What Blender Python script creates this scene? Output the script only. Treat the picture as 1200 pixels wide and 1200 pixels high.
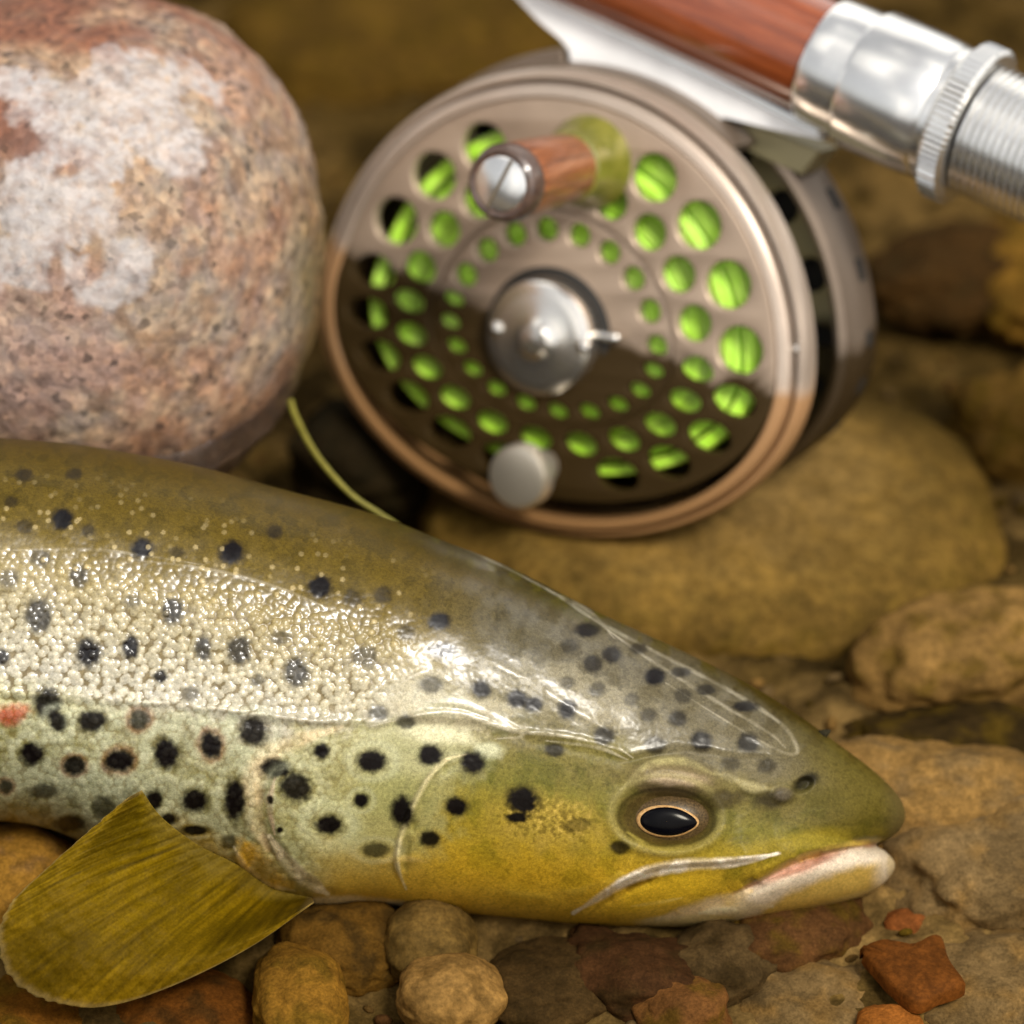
import bpy, bmesh, math, random
import numpy as np
from mathutils import Vector, Matrix

for o in list(bpy.data.objects):
    bpy.data.objects.remove(o)
SC = bpy.context.scene
COL = SC.collection
S = 0.01                                     # the numbers below are centimetres
random.seed(7)
RNG = np.random.default_rng(7)

# ------------------------------------------------------------------ camera
ELEV, DIST, FPX = math.radians(36), 60.0, 5217.0
RT = np.array([1.0, 0, 0]); UP = np.array([0, math.sin(ELEV), math.cos(ELEV)])
BK = np.array([0, -math.cos(ELEV), math.sin(ELEV)]); CAM = BK * DIST
FOCUS = 57.0
cd = bpy.data.cameras.new('camera'); cam = bpy.data.objects.new('camera', cd); COL.objects.link(cam)
cam.location = CAM * S
cam.rotation_euler = (math.pi / 2 - ELEV, 0, 0)
cd.sensor_width = 36; cd.lens = 36 * FPX / 1200
cd.clip_start = 0.01; cd.clip_end = 400
cd.dof.use_dof = True; cd.dof.focus_distance = FOCUS * S; cd.dof.aperture_fstop = 13.0
SC.camera = cam

# ------------------------------------------------------------------ world, sun, exposure
SUN_EL, SUN_AZ = math.radians(53), math.radians(146)        # azimuth from +Y towards +X
w = bpy.data.worlds.new('World'); SC.world = w; w.use_nodes = True
nt = w.node_tree; bg = nt.nodes['Background']
sky = nt.nodes.new('ShaderNodeTexSky'); sky.sky_type = 'NISHITA'; sky.sun_disc = False
sky.sun_elevation = SUN_EL; sky.sun_rotation = SUN_AZ; sky.dust_density = 4; sky.air_density = 1.2
hs = nt.nodes.new('ShaderNodeHueSaturation'); hs.inputs['Saturation'].default_value = 0.2
nt.links.new(sky.outputs[0], hs.inputs['Color'])
# broken bright cloud over the whole sky
tcw = nt.nodes.new('ShaderNodeTexCoord'); nzw = nt.nodes.new('ShaderNodeTexNoise'); nzw.inputs['Scale'].default_value = 1.4; nzw.inputs['Detail'].default_value = 5; nzw.inputs['Distortion'].default_value = .4
nt.links.new(tcw.outputs['Generated'], nzw.inputs['Vector'])
crw = nt.nodes.new('ShaderNodeMapRange'); crw.clamp = True; crw.interpolation_type = 'SMOOTHSTEP'
for k_, v_ in ((1, .42), (2, .60), (3, 0.0), (4, 1.0)): crw.inputs[k_].default_value = v_
nt.links.new(nzw.outputs['Fac'], crw.inputs[0])
mxw = nt.nodes.new('ShaderNodeMix'); mxw.data_type = 'RGBA'; mxw.inputs[7].default_value = (8.2, 8.0, 7.7, 1)
nt.links.new(crw.outputs[0], mxw.inputs[0]); nt.links.new(hs.outputs[0], mxw.inputs[6]); nt.links.new(mxw.outputs[2], bg.inputs['Color'])
bg.inputs['Strength'].default_value = 0.14
sl = bpy.data.lights.new('sun', 'SUN'); sl.energy = 2.4; sl.angle = math.radians(12); sl.color = (1, 0.95, 0.87)
so = bpy.data.objects.new('sun', sl); COL.objects.link(so)
sd = Vector((math.cos(SUN_EL) * math.sin(SUN_AZ), math.cos(SUN_EL) * math.cos(SUN_AZ), math.sin(SUN_EL)))
so.rotation_euler = sd.to_track_quat('Z', 'Y').to_euler()
vs = SC.view_settings; vs.view_transform = 'Standard'; vs.look = 'None'; vs.exposure = 0.33; vs.gamma = 1; vs.use_curve_mapping = False
SC.render.engine = 'CYCLES'
SC.cycles.use_denoising = True
SC.cycles.max_bounces = 10; SC.cycles.transparent_max_bounces = 24
SC.cycles.caustics_reflective = False; SC.cycles.caustics_refractive = False

# ------------------------------------------------------------------ picture-to-place helpers
def ray(px, py):
    px = np.asarray(px, float); py = np.asarray(py, float)
    return (RT * ((px - 600) / FPX)[..., None] - UP * ((py - 600) / FPX)[..., None] - BK)
def on_z(px, py, z=0.0):
    d = ray(px, py); return CAM + d * ((z - CAM[2]) / d[..., 2])[..., None]
def at_depth(px, py, dep):
    return CAM + ray(px, py) * np.asarray(dep, float)[..., None]
def depth_of(p): return -((np.asarray(p) - CAM) @ BK)
def project(p):
    q = np.asarray(p) - CAM; d = -(q @ BK)
    return np.stack([600 + FPX * (q @ RT) / d, 600 - FPX * (q @ UP) / d], -1)
def rgb(r, g, b):
    c = np.array([r, g, b], float) / 255
    return np.where(c <= .04045, c / 12.92, ((c + .055) / 1.055) ** 2.4)
def sstep(a, b, x):
    t = np.clip((x - a) / (b - a), 0, 1); return t * t * (3 - 2 * t)

# numpy value noise
def _h(ix, iy, iz, seed):
    n = (ix.astype(np.int64) * 73856093) ^ (iy.astype(np.int64) * 19349663) ^ (iz.astype(np.int64) * 83492791) ^ (seed * 2654435761)
    n = (n ^ (n >> 13)) * 1274126177 & 0x7fffffff
    n = (n ^ (n >> 16)) * 668265263 & 0x7fffffff
    return ((n ^ (n >> 11)) & 0xffff) / 65535.0
_GR = np.array([(1, 1, 0), (-1, 1, 0), (1, -1, 0), (-1, -1, 0), (1, 0, 1), (-1, 0, 1), (1, 0, -1), (-1, 0, -1), (0, 1, 1), (0, -1, 1), (0, 1, -1), (0, -1, -1)], float)
def noise(P, seed=0):
    i = np.floor(P).astype(np.int64); f0 = P - i; f = f0 ** 3 * (f0 * (f0 * 6 - 15) + 10)
    r = 0
    for dx in (0, 1):
        for dy in (0, 1):
            for dz in (0, 1):
                wt = (f[:, 0] if dx else 1 - f[:, 0]) * (f[:, 1] if dy else 1 - f[:, 1]) * (f[:, 2] if dz else 1 - f[:, 2])
                g = _GR[(_h(i[:, 0] + dx, i[:, 1] + dy, i[:, 2] + dz, seed) * 11.999).astype(int)]
                r = r + wt * (g[:, 0] * (f0[:, 0] - dx) + g[:, 1] * (f0[:, 1] - dy) + g[:, 2] * (f0[:, 2] - dz))
    return np.clip(.5 + .62 * r, 0, 1)
_q = Vector((.3, .5, .8)).normalized()
_RM = np.array(Matrix.Rotation(.9, 3, _q))
def fbm(P, scale=1.0, octv=4, seed=0, gain=.5):
    a, s, t = 1.0, 0.0, 0.0
    P = (P * scale) @ _RM
    for k in range(octv):
        s = s + a * noise(P + 17.3 * k, seed + k); t += a; a *= gain; P = (P * 2.03) @ _RM
    return .5 + (s / t - .5) * 1.35
def catmull(pts, n=80):
    p = np.array(pts, float); p = np.vstack([2 * p[0] - p[1], p, 2 * p[-1] - p[-2]])
    k = len(p) - 3; u = np.linspace(0, k, n); i = np.minimum(u.astype(int), k - 1); f = (u - i)[:, None]
    a, b, c, d = p[i], p[i + 1], p[i + 2], p[i + 3]
    return .5 * (2 * b + (c - a) * f + (2 * a - 5 * b + 4 * c - d) * f ** 2 + (3 * b - a - 3 * c + d) * f ** 3)

# ------------------------------------------------------------------ object helpers
def tag(o, label=None, cat=None, group=None, kind=None):
    if label: o['label'] = label
    if cat: o['category'] = cat
    if group: o['group'] = group
    if kind: o['kind'] = kind
    return o
def empty(name, loc, label=None, cat=None, group=None):
    o = bpy.data.objects.new(name, None); COL.objects.link(o); o.location = Vector(np.asarray(loc) * S)
    o.empty_display_size = .01; o['_o'] = [float(v) for v in loc]
    return tag(o, label, cat, group)
def link_mesh(name, me, mat, parent=None, origin=None):
    o = bpy.data.objects.new(name, me); COL.objects.link(o)
    if mat is not None and not me.materials: me.materials.append(mat)
    if parent is not None: o.parent = parent
    elif origin is not None: o.location = Vector(np.asarray(origin) * S)
    o['_o'] = [float(v) for v in origin] if origin is not None else [0.0, 0.0, 0.0]
    return o
def origin_of(parent):
    return np.array(parent['_o'])
def mesh_obj(name, V, F, mat, parent=None, origin=None, cols=None, smooth=True):
    """V centimetres, world. F: array (n,k) or list of arrays/lists."""
    V = np.asarray(V, float)
    if parent is not None: origin = origin_of(parent)
    if origin is None: origin = np.array([V[:, 0].mean(), V[:, 1].mean(), V[:, 2].min()])
    me = bpy.data.meshes.new(name)
    L = (V - origin) * S
    if isinstance(F, np.ndarray): F = [F]
    if isinstance(F[0], np.ndarray):
        idx = np.concatenate([f.ravel() for f in F]).astype(np.int32)
        tot = np.concatenate([np.full(len(f), f.shape[1], np.int32) for f in F])
    else:
        idx = np.array([i for f in F for i in f], np.int32); tot = np.array([len(f) for f in F], np.int32)
    st = np.concatenate([[0], np.cumsum(tot)[:-1]]).astype(np.int32)
    me.vertices.add(len(L)); me.vertices.foreach_set('co', L.astype(np.float32).ravel())
    me.loops.add(len(idx)); me.loops.foreach_set('vertex_index', idx)
    me.polygons.add(len(tot)); me.polygons.foreach_set('loop_start', st)
    me.polygons.foreach_set('use_smooth', np.full(len(tot), bool(smooth)))
    me.update(calc_edges=True); me.validate()
    if cols is not None:
        cols = np.asarray(cols, np.float32)
        if cols.shape[1] == 3: cols = np.hstack([cols, np.ones((len(cols), 1), np.float32)])
        a = me.color_attributes.new('col', 'FLOAT_COLOR', 'POINT'); a.data.foreach_set('color', cols.ravel())
    o = link_mesh(name, me, mat, parent, origin)
    return o
def sharp(o, deg=35):
    me = o.data
    bm = bmesh.new(); bm.from_mesh(me)
    for e in bm.edges:
        if len(e.link_faces) == 2 and e.calc_face_angle(0) > math.radians(deg): e.smooth = False
    bm.to_mesh(me); bm.free(); return o
def grid_faces(nr, nc, off=0, wrap_r=False, wrap_c=False):
    r = np.arange(nr if wrap_r else nr - 1); c = np.arange(nc if wrap_c else nc - 1)
    R, C_ = np.meshgrid(r, c, indexing='ij'); R2 = (R + 1) % nr; C2 = (C_ + 1) % nc
    return np.stack([R * nc + C_, R * nc + C2, R2 * nc + C2, R2 * nc + C_], -1).reshape(-1, 4) + off

# ------------------------------------------------------------------ materials
class NT:
    def __init__(s, name):
        s.m = bpy.data.materials.new(name); s.m.use_nodes = True; s.t = s.m.node_tree
        s.b = s.t.nodes['Principled BSDF']
        tc = s.t.nodes.new('ShaderNodeTexCoord'); v = s.t.nodes.new('ShaderNodeVectorMath'); v.operation = 'SCALE'
        v.inputs['Scale'].default_value = 1 / S; s.l(tc.outputs['Object'], v.inputs[0]); s.co = v.outputs[0]
    def l(s, a, b): s.t.links.new(a, b)
    def n(s, t, **k):
        x = s.t.nodes.new(t)
        for a, b in k.items(): setattr(x, a, b)
        return x
    def noise(s, scale, detail=4, rough=.55, dist=0, vec=None):
        x = s.n('ShaderNodeTexNoise'); x.inputs['Scale'].default_value = scale; x.inputs['Detail'].default_value = detail
        x.inputs['Roughness'].default_value = rough; x.inputs['Distortion'].default_value = dist
        s.l(vec or s.co, x.inputs['Vector']); return x.outputs['Fac']
    def ramp(s, fac, stops):
        x = s.n('ShaderNodeValToRGB'); e = x.color_ramp.elements
        while len(e) < len(stops): e.new(.5)
        for q, (p, c) in zip(e, stops):
            q.position = p; q.color = (*c, 1) if not np.isscalar(c) else (c, c, c, 1)
        s.l(fac, x.inputs[0]); return x.outputs[0]
    def mix(s, a, b, fac=.5, mode='MIX'):
        x = s.n('ShaderNodeMix', data_type='RGBA', blend_type=mode)
        for v, i in ((fac, 0), (a, 6), (b, 7)):
            if hasattr(v, 'is_output'): s.l(v, x.inputs[i])
            elif np.isscalar(v): x.inputs[i].default_value = v if i == 0 else (v, v, v, 1)
            else: x.inputs[i].default_value = (*v, 1)
        return x.outputs[2]
    def math(s, op, a, b=0.0, clamp=False):
        x = s.n('ShaderNodeMath', operation=op, use_clamp=clamp)
        for v, i in ((a, 0), (b, 1)):
            if hasattr(v, 'is_output'): s.l(v, x.inputs[i])
            else: x.inputs[i].default_value = v
        return x.outputs[0]
    def set(s, **k):
        for a, v in k.items():
            i = s.b.inputs[a.replace('_', ' ')]
            if hasattr(v, 'is_output'): s.l(v, i)
            elif isinstance(v, (tuple, list, np.ndarray)): i.default_value = (*v, 1)
            else: i.default_value = v
        return s
    def bump(s, h, strength=.3, dist=.02):
        x = s.n('ShaderNodeBump'); x.inputs['Strength'].default_value = strength; x.inputs['Distance'].default_value = dist * S
        s.l(h, x.inputs['Height']); s.l(x.outputs[0], s.b.inputs['Normal']); return x.outputs[0]
    def attr(s, name='col'):
        return s.n('ShaderNodeAttribute', attribute_name=name)

# below the water line the base colour is darkened, standing in for lost sky reflection
def sunk_mask(m, soft=.13):
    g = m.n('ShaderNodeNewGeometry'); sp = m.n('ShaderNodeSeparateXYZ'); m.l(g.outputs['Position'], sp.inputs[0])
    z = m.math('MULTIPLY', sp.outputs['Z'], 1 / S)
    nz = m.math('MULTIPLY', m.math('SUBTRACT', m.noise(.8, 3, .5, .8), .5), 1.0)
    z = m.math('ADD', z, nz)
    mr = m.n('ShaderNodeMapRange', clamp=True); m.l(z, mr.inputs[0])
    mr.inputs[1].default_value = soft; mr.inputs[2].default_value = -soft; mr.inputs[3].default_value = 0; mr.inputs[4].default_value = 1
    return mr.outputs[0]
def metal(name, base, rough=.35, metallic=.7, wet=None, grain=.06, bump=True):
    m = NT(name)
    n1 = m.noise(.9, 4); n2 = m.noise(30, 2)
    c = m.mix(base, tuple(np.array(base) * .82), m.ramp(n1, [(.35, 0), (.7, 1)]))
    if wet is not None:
        wm = sunk_mask(m)
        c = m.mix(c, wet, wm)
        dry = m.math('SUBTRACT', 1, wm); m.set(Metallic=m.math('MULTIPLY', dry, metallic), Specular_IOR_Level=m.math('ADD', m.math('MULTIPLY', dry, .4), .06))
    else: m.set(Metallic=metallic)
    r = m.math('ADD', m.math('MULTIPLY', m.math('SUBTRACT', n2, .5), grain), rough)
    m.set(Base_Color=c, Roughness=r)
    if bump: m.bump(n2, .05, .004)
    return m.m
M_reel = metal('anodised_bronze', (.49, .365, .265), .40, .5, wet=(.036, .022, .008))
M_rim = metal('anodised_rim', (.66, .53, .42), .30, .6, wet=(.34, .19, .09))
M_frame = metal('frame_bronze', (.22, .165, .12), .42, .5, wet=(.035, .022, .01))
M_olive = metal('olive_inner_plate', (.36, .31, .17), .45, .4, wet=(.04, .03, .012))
M_polish = metal('polished_steel', (.93, .88, .80), .2, .95)
M_chrome = metal('bright_nickel', (.94, .92, .88), .2, .9, bump=False)
M_knob = metal('knob_steel', (.8, .74, .66), .35, .8)
M_foot = metal('satin_foot', (.95, .93, .905), .5, 0.0)
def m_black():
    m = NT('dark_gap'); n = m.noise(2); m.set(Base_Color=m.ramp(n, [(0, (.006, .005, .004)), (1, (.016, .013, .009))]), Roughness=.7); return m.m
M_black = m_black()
def m_line():
    m = NT('green_line'); n = m.noise(3, 3)
    m.set(Base_Color=m.mix(m.ramp(n, [(.25, (.50, .90, .04)), (.75, (.66, .98, .16))]), m.attr().outputs['Color'], 1, 'MULTIPLY'), Roughness=.4); return m.m
M_line = m_line()
def m_wood(name, a, b, c, axis, rough=.25, coat=.8, sc=1.0):
    m = NT(name)
    mp = m.n('ShaderNodeMapping'); 
    q = Vector(axis).normalized().to_track_quat('X', 'Z').inverted().to_euler()
    mp.inputs['Rotation'].default_value = q
    m.l(m.co, mp.inputs['Vector'])
    st = m.n('ShaderNodeVectorMath', operation='MULTIPLY'); st.inputs[1].default_value = (.35 * sc, 4.5 * sc, 4.5 * sc); m.l(mp.outputs[0], st.inputs[0])
    n1 = m.noise(1.3, 6, .65, .6, st.outputs[0]); n2 = m.noise(6, 3, .6, 0, st.outputs[0])
    k = m.mix(m.ramp(n1, [(.3, a), (.52, b), (.75, c)]), m.ramp(n2, [(.35, .55), (.6, 1.0)]), .5, 'MULTIPLY')
    m.set(Base_Color=k, Roughness=rough, Coat_Weight=coat, Coat_Roughness=.08)
    m.bump(n2, .15, .01); return m.m

# stones: vertex colour times mineral grain
def m_stone(name, g_scale=9, rough=.8, bump=.5, spec=.3, contrast=.55, coat=0.0):
    m = NT(name); a = m.attr()
    n1 = m.noise(g_scale, 5, .65); n2 = m.noise(g_scale * 3.2, 3, .6); n3 = m.noise(1.6, 4, .6, .5)
    c = m.mix(a.outputs['Color'], m.ramp(n1, [(.3, 1 - contrast), (.7, 1 + contrast * .7)]), 1, 'MULTIPLY')
    c = m.mix(c, m.ramp(n3, [(.3, .72), (.7, 1.25)]), 1, 'MULTIPLY')
    c = m.mix(c, m.ramp(n2, [(.3, .7), (.7, 1.25)]), 1, 'MULTIPLY')
    m.set(Base_Color=c, Roughness=rough, Specular_IOR_Level=spec, Coat_Weight=coat, Coat_Roughness=.25)
    h = m.math('ADD', n1, m.math('MULTIPLY', n2, .4)); m.bump(h, bump, .05); return m.m
M_bed = m_stone('silty_bed', 7, .9, .4, .1, .35)
M_stone = m_stone('wet_stone', 8, .85, .35, .12, .38)
M_smooth = m_stone('smooth_stone', 5, .75, .3, .12, .4)

def m_granite():
    m = NT('granite'); a = m.attr()
    v = m.n('ShaderNodeTexVoronoi'); v.inputs['Scale'].default_value = 9; m.l(m.co, v.inputs['Vector'])
    gr = m.ramp(m.math('MULTIPLY', v.outputs['Color'], 1), [(.08, (.26, .22, .2)), (.22, (.72, .62, .56)), (.55, (1.0, .92, .86)), (.8, (1.25, 1.1, .95))])
    n1 = m.noise(12, 5, .7); n2 = m.noise(4, 4, .6, .4)
    g2 = m.ramp(n1, [(.26, .45), (.45, .95), (.6, 1.05), (.76, 1.5)])
    g3 = m.ramp(n2, [(.3, (.74, .70, .68)), (.7, (1.22, 1.12, 1.05))])
    li = m.math('SUBTRACT', 1, a.outputs['Alpha'])             # lichen cover
    c = m.mix(a.outputs['Color'], m.mix(gr, 1.0, m.math('MULTIPLY', li, .75)), .85, 'MULTIPLY')
    c = m.mix(c, m.mix(g2, 1.0, m.math('MULTIPLY', li, .6)), .8, 'MULTIPLY'); c = m.mix(c, g3, .8, 'MULTIPLY')
    m.set(Base_Color=c, Roughness=.75, Specular_IOR_Level=.35)
    m.bump(m.math('ADD', n1, n2), .55, .06); return m.m
M_granite = m_granite()

def m_fish():
    m = NT('trout_skin'); a = m.attr()
    n1 = m.noise(26, 3, .6); n2 = m.noise(60, 2, .5)
    c = m.mix(a.outputs['Color'], m.ramp(n1, [(.3, .72), (.7, 1.25)]), .8, 'MULTIPLY')
    c = m.mix(c, m.ramp(n2, [(.3, .8), (.7, 1.2)]), .8, 'MULTIPLY')
    m.set(Base_Color=c, Roughness=m.math('ADD', a.outputs['Alpha'], 0), Specular_IOR_Level=m.math('ADD', m.math('MULTIPLY', m.attr('gloss').outputs['Fac'], .4), .1), Coat_Weight=m.math('MULTIPLY', m.attr('gloss').outputs['Fac'], .75), Coat_Roughness=.19, Coat_IOR=1.38,
          Subsurface_Weight=.06, Subsurface_Scale=.001)
    m.b.inputs['Subsurface Radius'].default_value = (1.0, .6, .3)
    m.bump(n1, .12, .01); return m.m
M_fish = m_fish()
def m_fin():
    m = NT('trout_fin'); a = m.attr(); n1 = m.noise(30, 3)
    c = m.mix(a.outputs['Color'], m.ramp(n1, [(.3, .75), (.7, 1.25)]), .8, 'MULTIPLY')
    m.set(Base_Color=c, Roughness=.6, Specular_IOR_Level=.12)
    tr = m.n('ShaderNodeBsdfTranslucent'); m.l(c, tr.inputs['Color'])
    mx = m.n('ShaderNodeMixShader'); mx.inputs[0].default_value = .42
    out = m.t.nodes['Material Output']; m.l(m.b.outputs[0], mx.inputs[1]); m.l(tr.outputs[0], mx.inputs[2]); m.l(mx.outputs[0], out.inputs['Surface'])
    m.bump(n1, .1, .01); return m.m
M_fin = m_fin()
def m_gloss(name, c1, c2, rough=.08, scale=20, metallic=0, coat=.5, spec=.5):
    m = NT(name); n = m.noise(scale, 3); m.set(Base_Color=m.ramp(n, [(.3, c1), (.7, c2)]), Roughness=rough, Coat_Weight=coat, Coat_Roughness=.03, Metallic=metallic, Specular_IOR_Level=spec); return m.m

# ------------------------------------------------------------------ setting: bed and water
def bed_height(x, y):
    P = np.stack([x, y, np.zeros_like(x)], -1)
    h = -3.38 - .5 * sstep(-1, -7, y) - .5 * sstep(3, 9, y) - .25 * sstep(12, 30, y)
    h += (fbm(P, .33, 4, 3) - .5) * .7 + (fbm(P, 1.6, 3, 9) - .5) * .28 + (fbm(P, 5, 2, 19) - .5) * .07
    g = on_z(440, 540, -2.6); h -= 1.3 * np.exp(-(((x - g[0]) / 1.2) ** 2 + ((y - g[1]) / 1.3) ** 2))  # hollow dug here to darken the gap between boulder and reel
    return h
xs = np.concatenate([-np.geomspace(3000, 22, 22), np.linspace(-20, 20, 420), np.geomspace(22, 3000, 22)])
ys = np.concatenate([-np.geomspace(3000, 22, 22), np.linspace(-20, 24, 460), np.geomspace(26, 3000, 22)])
X, Y = np.meshgrid(xs, ys); X = X.ravel(); Y = Y.ravel()
Z = bed_height(X, Y)
P3 = np.stack([X, Y, Z], -1)
a = fbm(P3, .5, 4, 21)[:, None]; b = fbm(P3, 1.3, 4, 31)[:, None]; c = fbm(P3, 3.5, 3, 41)[:, None]
cb = rgb(150, 124, 82) * (1 - sstep(.42, .6, a)) + rgb(116, 95, 56) * sstep(.42, .6, a)
cb = cb * (1 - .65 * sstep(.5, .66, b)) + rgb(44, 34, 15) * .65 * sstep(.5, .66, b)
dk = sstep(-6.0, -8.0, Y + .12 * (X - 2) + 1.6 * (a[:, 0] - .5)) * sstep(4.5, 1.5, X + 3 * (b[:, 0] - .5)); cb = cb + (rgb(58, 42, 24) - cb) * (dk * .75)[:, None]  # bed below the trout painted darker, standing in for its shade
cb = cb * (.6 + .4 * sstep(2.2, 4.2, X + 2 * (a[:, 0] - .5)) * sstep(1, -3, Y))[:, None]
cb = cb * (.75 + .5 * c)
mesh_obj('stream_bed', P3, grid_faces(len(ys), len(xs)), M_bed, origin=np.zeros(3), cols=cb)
tag(bpy.data.objects['stream_bed'], kind='structure')

# the water: a clear body that swallows blue (a closed volume), its top is the water line
m = bpy.data.materials.new('clear_peaty_water'); m.use_nodes = True
for nd in list(m.node_tree.nodes):
    if nd.type != 'OUTPUT_MATERIAL': m.node_tree.nodes.remove(nd)
va = m.node_tree.nodes.new('ShaderNodeVolumeAbsorption'); va.inputs['Color'].default_value = (.82, .785, .67, 1); va.inputs['Density'].default_value = 28
m.node_tree.links.new(va.outputs[0], m.node_tree.nodes['Material Output'].inputs['Volume'])
q = 3100.0
V = [(sx * q, sy * q, z) for z in (-9.0, 0.0) for sx, sy in ((-1, -1), (1, -1), (1, 1), (-1, 1))]
tag(mesh_obj('water', V, [[3, 2, 1, 0], [4, 5, 6, 7], [0, 1, 5, 4], [1, 2, 6, 5], [2, 3, 7, 6], [3, 0, 4, 7]], m, origin=np.zeros(3), smooth=False), kind='structure')

def m_film():
    m = NT('water_rim'); 
    g = m.n('ShaderNodeBsdfGlossy'); g.inputs['Roughness'].default_value = .12
    t = m.n('ShaderNodeBsdfTransparent'); fr = m.n('ShaderNodeFresnel'); fr.inputs['IOR'].default_value = 1.5
    f2 = m.math('MULTIPLY', m.math('ADD', fr.outputs[0], .14), 1.0, True)
    mx = m.n('ShaderNodeMixShader'); m.l(f2, mx.inputs[0]); m.l(t.outputs[0], mx.inputs[1]); m.l(g.outputs[0], mx.inputs[2])
    m.l(mx.outputs[0], m.t.nodes['Material Output'].inputs['Surface']); return m.m
M_film = m_film()
def tube(pts, rad, n=10):
    """Vertices and faces of a tube along pts (cm), rad scalar or per point."""
    p = np.asarray(pts, float); k = len(p); rad = np.broadcast_to(np.asarray(rad, float), (k,))
    t = np.gradient(p, axis=0); t /= np.linalg.norm(t, axis=1)[:, None]
    u = np.cross(t, [0.13, .2, 1.0]); u /= np.linalg.norm(u, axis=1)[:, None]; v = np.cross(t, u)
    a = np.linspace(0, 2 * np.pi, n, endpoint=False)
    V = p[:, None] + rad[:, None, None] * (u[:, None] * np.cos(a)[None, :, None] + v[:, None] * np.sin(a)[None, :, None])
    V = V.reshape(-1, 3); F = [grid_faces(k, n, 0, False, True)]
    V = np.vstack([V, p[0], p[-1]]); i = np.arange(n)
    F.append(np.stack([np.full(n, k * n), (i + 1) % n, i], -1)); F.append(np.stack([np.full(n, k * n + 1), (k - 1) * n + i, (k - 1) * n + (i + 1) % n], -1))
    return V, F

# ------------------------------------------------------------------ stones
def ico(sub):
    bm = bmesh.new(); bmesh.ops.create_icosphere(bm, subdivisions=sub, radius=1)
    V = np.array([v.co[:] for v in bm.verts]); F = np.array([[v.index for v in f.verts] for f in bm.faces], np.int32); bm.free(); return V, F
ICO = {k: ico(k) for k in (2, 3, 4, 5, 6)}
def stone(px, py, z, rad, colr, alg=None, sub=5, rot=0., seed=1, rough=.12, power=2.4, lump=.5, name='stone', mat=None, label=None, cat='stone', group=None, tilt=0., dark=None, silt=None):
    """rad = half sizes in cm (x, y, z)."""
    V, F = ICO[sub]; V = V.copy()
    n = np.abs(V) ** power; V = V / (n.sum(1) ** (1 / power))[:, None]
    V = V * (1 + rough * 2 * (fbm(V, 1.1 / lump * .5, 3, seed) - .5) + rough * .5 * (fbm(V, 4, 3, seed + 5) - .5))[:, None]
    V = V * (1 + .012 * (fbm(V, 7, 3, seed + 8) - .5))[:, None] * np.array(rad)
    cr, sr = math.cos(rot), math.sin(rot); ct, st_ = math.cos(tilt), math.sin(tilt)
    V = V @ np.array([[1, 0, 0], [0, ct, st_], [0, -st_, ct]])
    V = V @ np.array([[cr, sr, 0], [-sr, cr, 0], [0, 0, 1]])
    c0 = on_z(px, py, z); Wd = V + c0
    k = fbm(Wd, .9, 4, seed + 11)[:, None]; k2 = fbm(Wd, 2.8, 3, seed + 19)[:, None]
    C_ = np.asarray(colr) * (.68 + .7 * k)
    if alg is not None: C_ = C_ + (np.asarray(alg) - C_) * sstep(.46, .78, k2) * .7
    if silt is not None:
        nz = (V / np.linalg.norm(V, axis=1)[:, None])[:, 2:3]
        C_ = C_ + (np.asarray(silt) - C_) * sstep(.1, .8, nz + .5 * (k2 - .5)) * .8  # pale silt on top; the darker sides also stand in for contact shade
    o = mesh_obj(name, Wd, F, mat or M_stone, cols=C_)
    return tag(o, label, cat, group)
G = 'loose stones on the stream bed'
TAN = rgb(140, 110, 66); GOLD = rgb(136, 100, 38); OLV = rgb(92, 74, 20); DRK = rgb(52, 40, 20); RED = rgb(88, 60, 36); GRY = rgb(120, 100, 72)
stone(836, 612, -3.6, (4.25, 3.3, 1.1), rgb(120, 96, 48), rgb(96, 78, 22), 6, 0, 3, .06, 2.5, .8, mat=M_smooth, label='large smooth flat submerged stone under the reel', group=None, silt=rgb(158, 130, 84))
stone(430, 535, -3.1, (1.1, 1.0, .8), rgb(38, 30, 16), rgb(28, 24, 10), 5, 0, 253, .2, label='dark stone added in place of the shadow in the gap between boulder and reel', group=G)  # near-black stone added to stand in for the shadow here
stone(1150, 775, -3.3, (1.7, 1.1, .8), TAN, OLV, 5, .3, 13, .2, label='rough tan stone at the right edge below the flat stone', group=G)
stone(1075, 945, -3.35, (1.75, 1.0, .75), TAN, GRY, 5, -.2, 23, .26, label='rough silty stone just beyond the snout of the trout', group=G)
stone(1190, 1010, -3.7, (1.9, 1.3, .8), GRY, TAN, 5, .4, 33, .22, label='broad silt covered stone at the right edge beside the trout jaw', group=G)
stone(1110, 880, -3.6, (1.5, .7, .5), DRK, OLV, 5, .1, 43, .3, label='dark olive brown stone filling the recess above the trout snout', group=G)  # dark olive brown stone fills the recess
stone(1150, 1165, -4.3, (1.7, 1.3, .7), GRY, TAN, 5, .2, 53, .3, label='silty grey brown stone in the lower right corner', group=G)
stone(950, 1180, -4.3, (1.3, 1.0, .65), GRY, TAN, 5, -.3, 63, .28, label='grey brown stone left of the terracotta shard', group=G)
stone(930, 1095, -3.75, (1.0, .7, .45), RED, OLV, 5, .5, 73, .2, label='reddish brown pebble under the lower jaw of the trout', cat='pebble', group=G)
stone(842, 1135, -3.8, (.75, .65, .5), rgb(84, 68, 46), DRK, 5, .5, 83, .2, label='dull grey brown pebble below the trout chin', cat='pebble', group=G)
stone(745, 1150, -3.85, (1.15, .75, .5), rgb(70, 46, 28), DRK, 5, -.4, 93, .25, label='dark rust coloured stone below the trout cheek', group=G)
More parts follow.
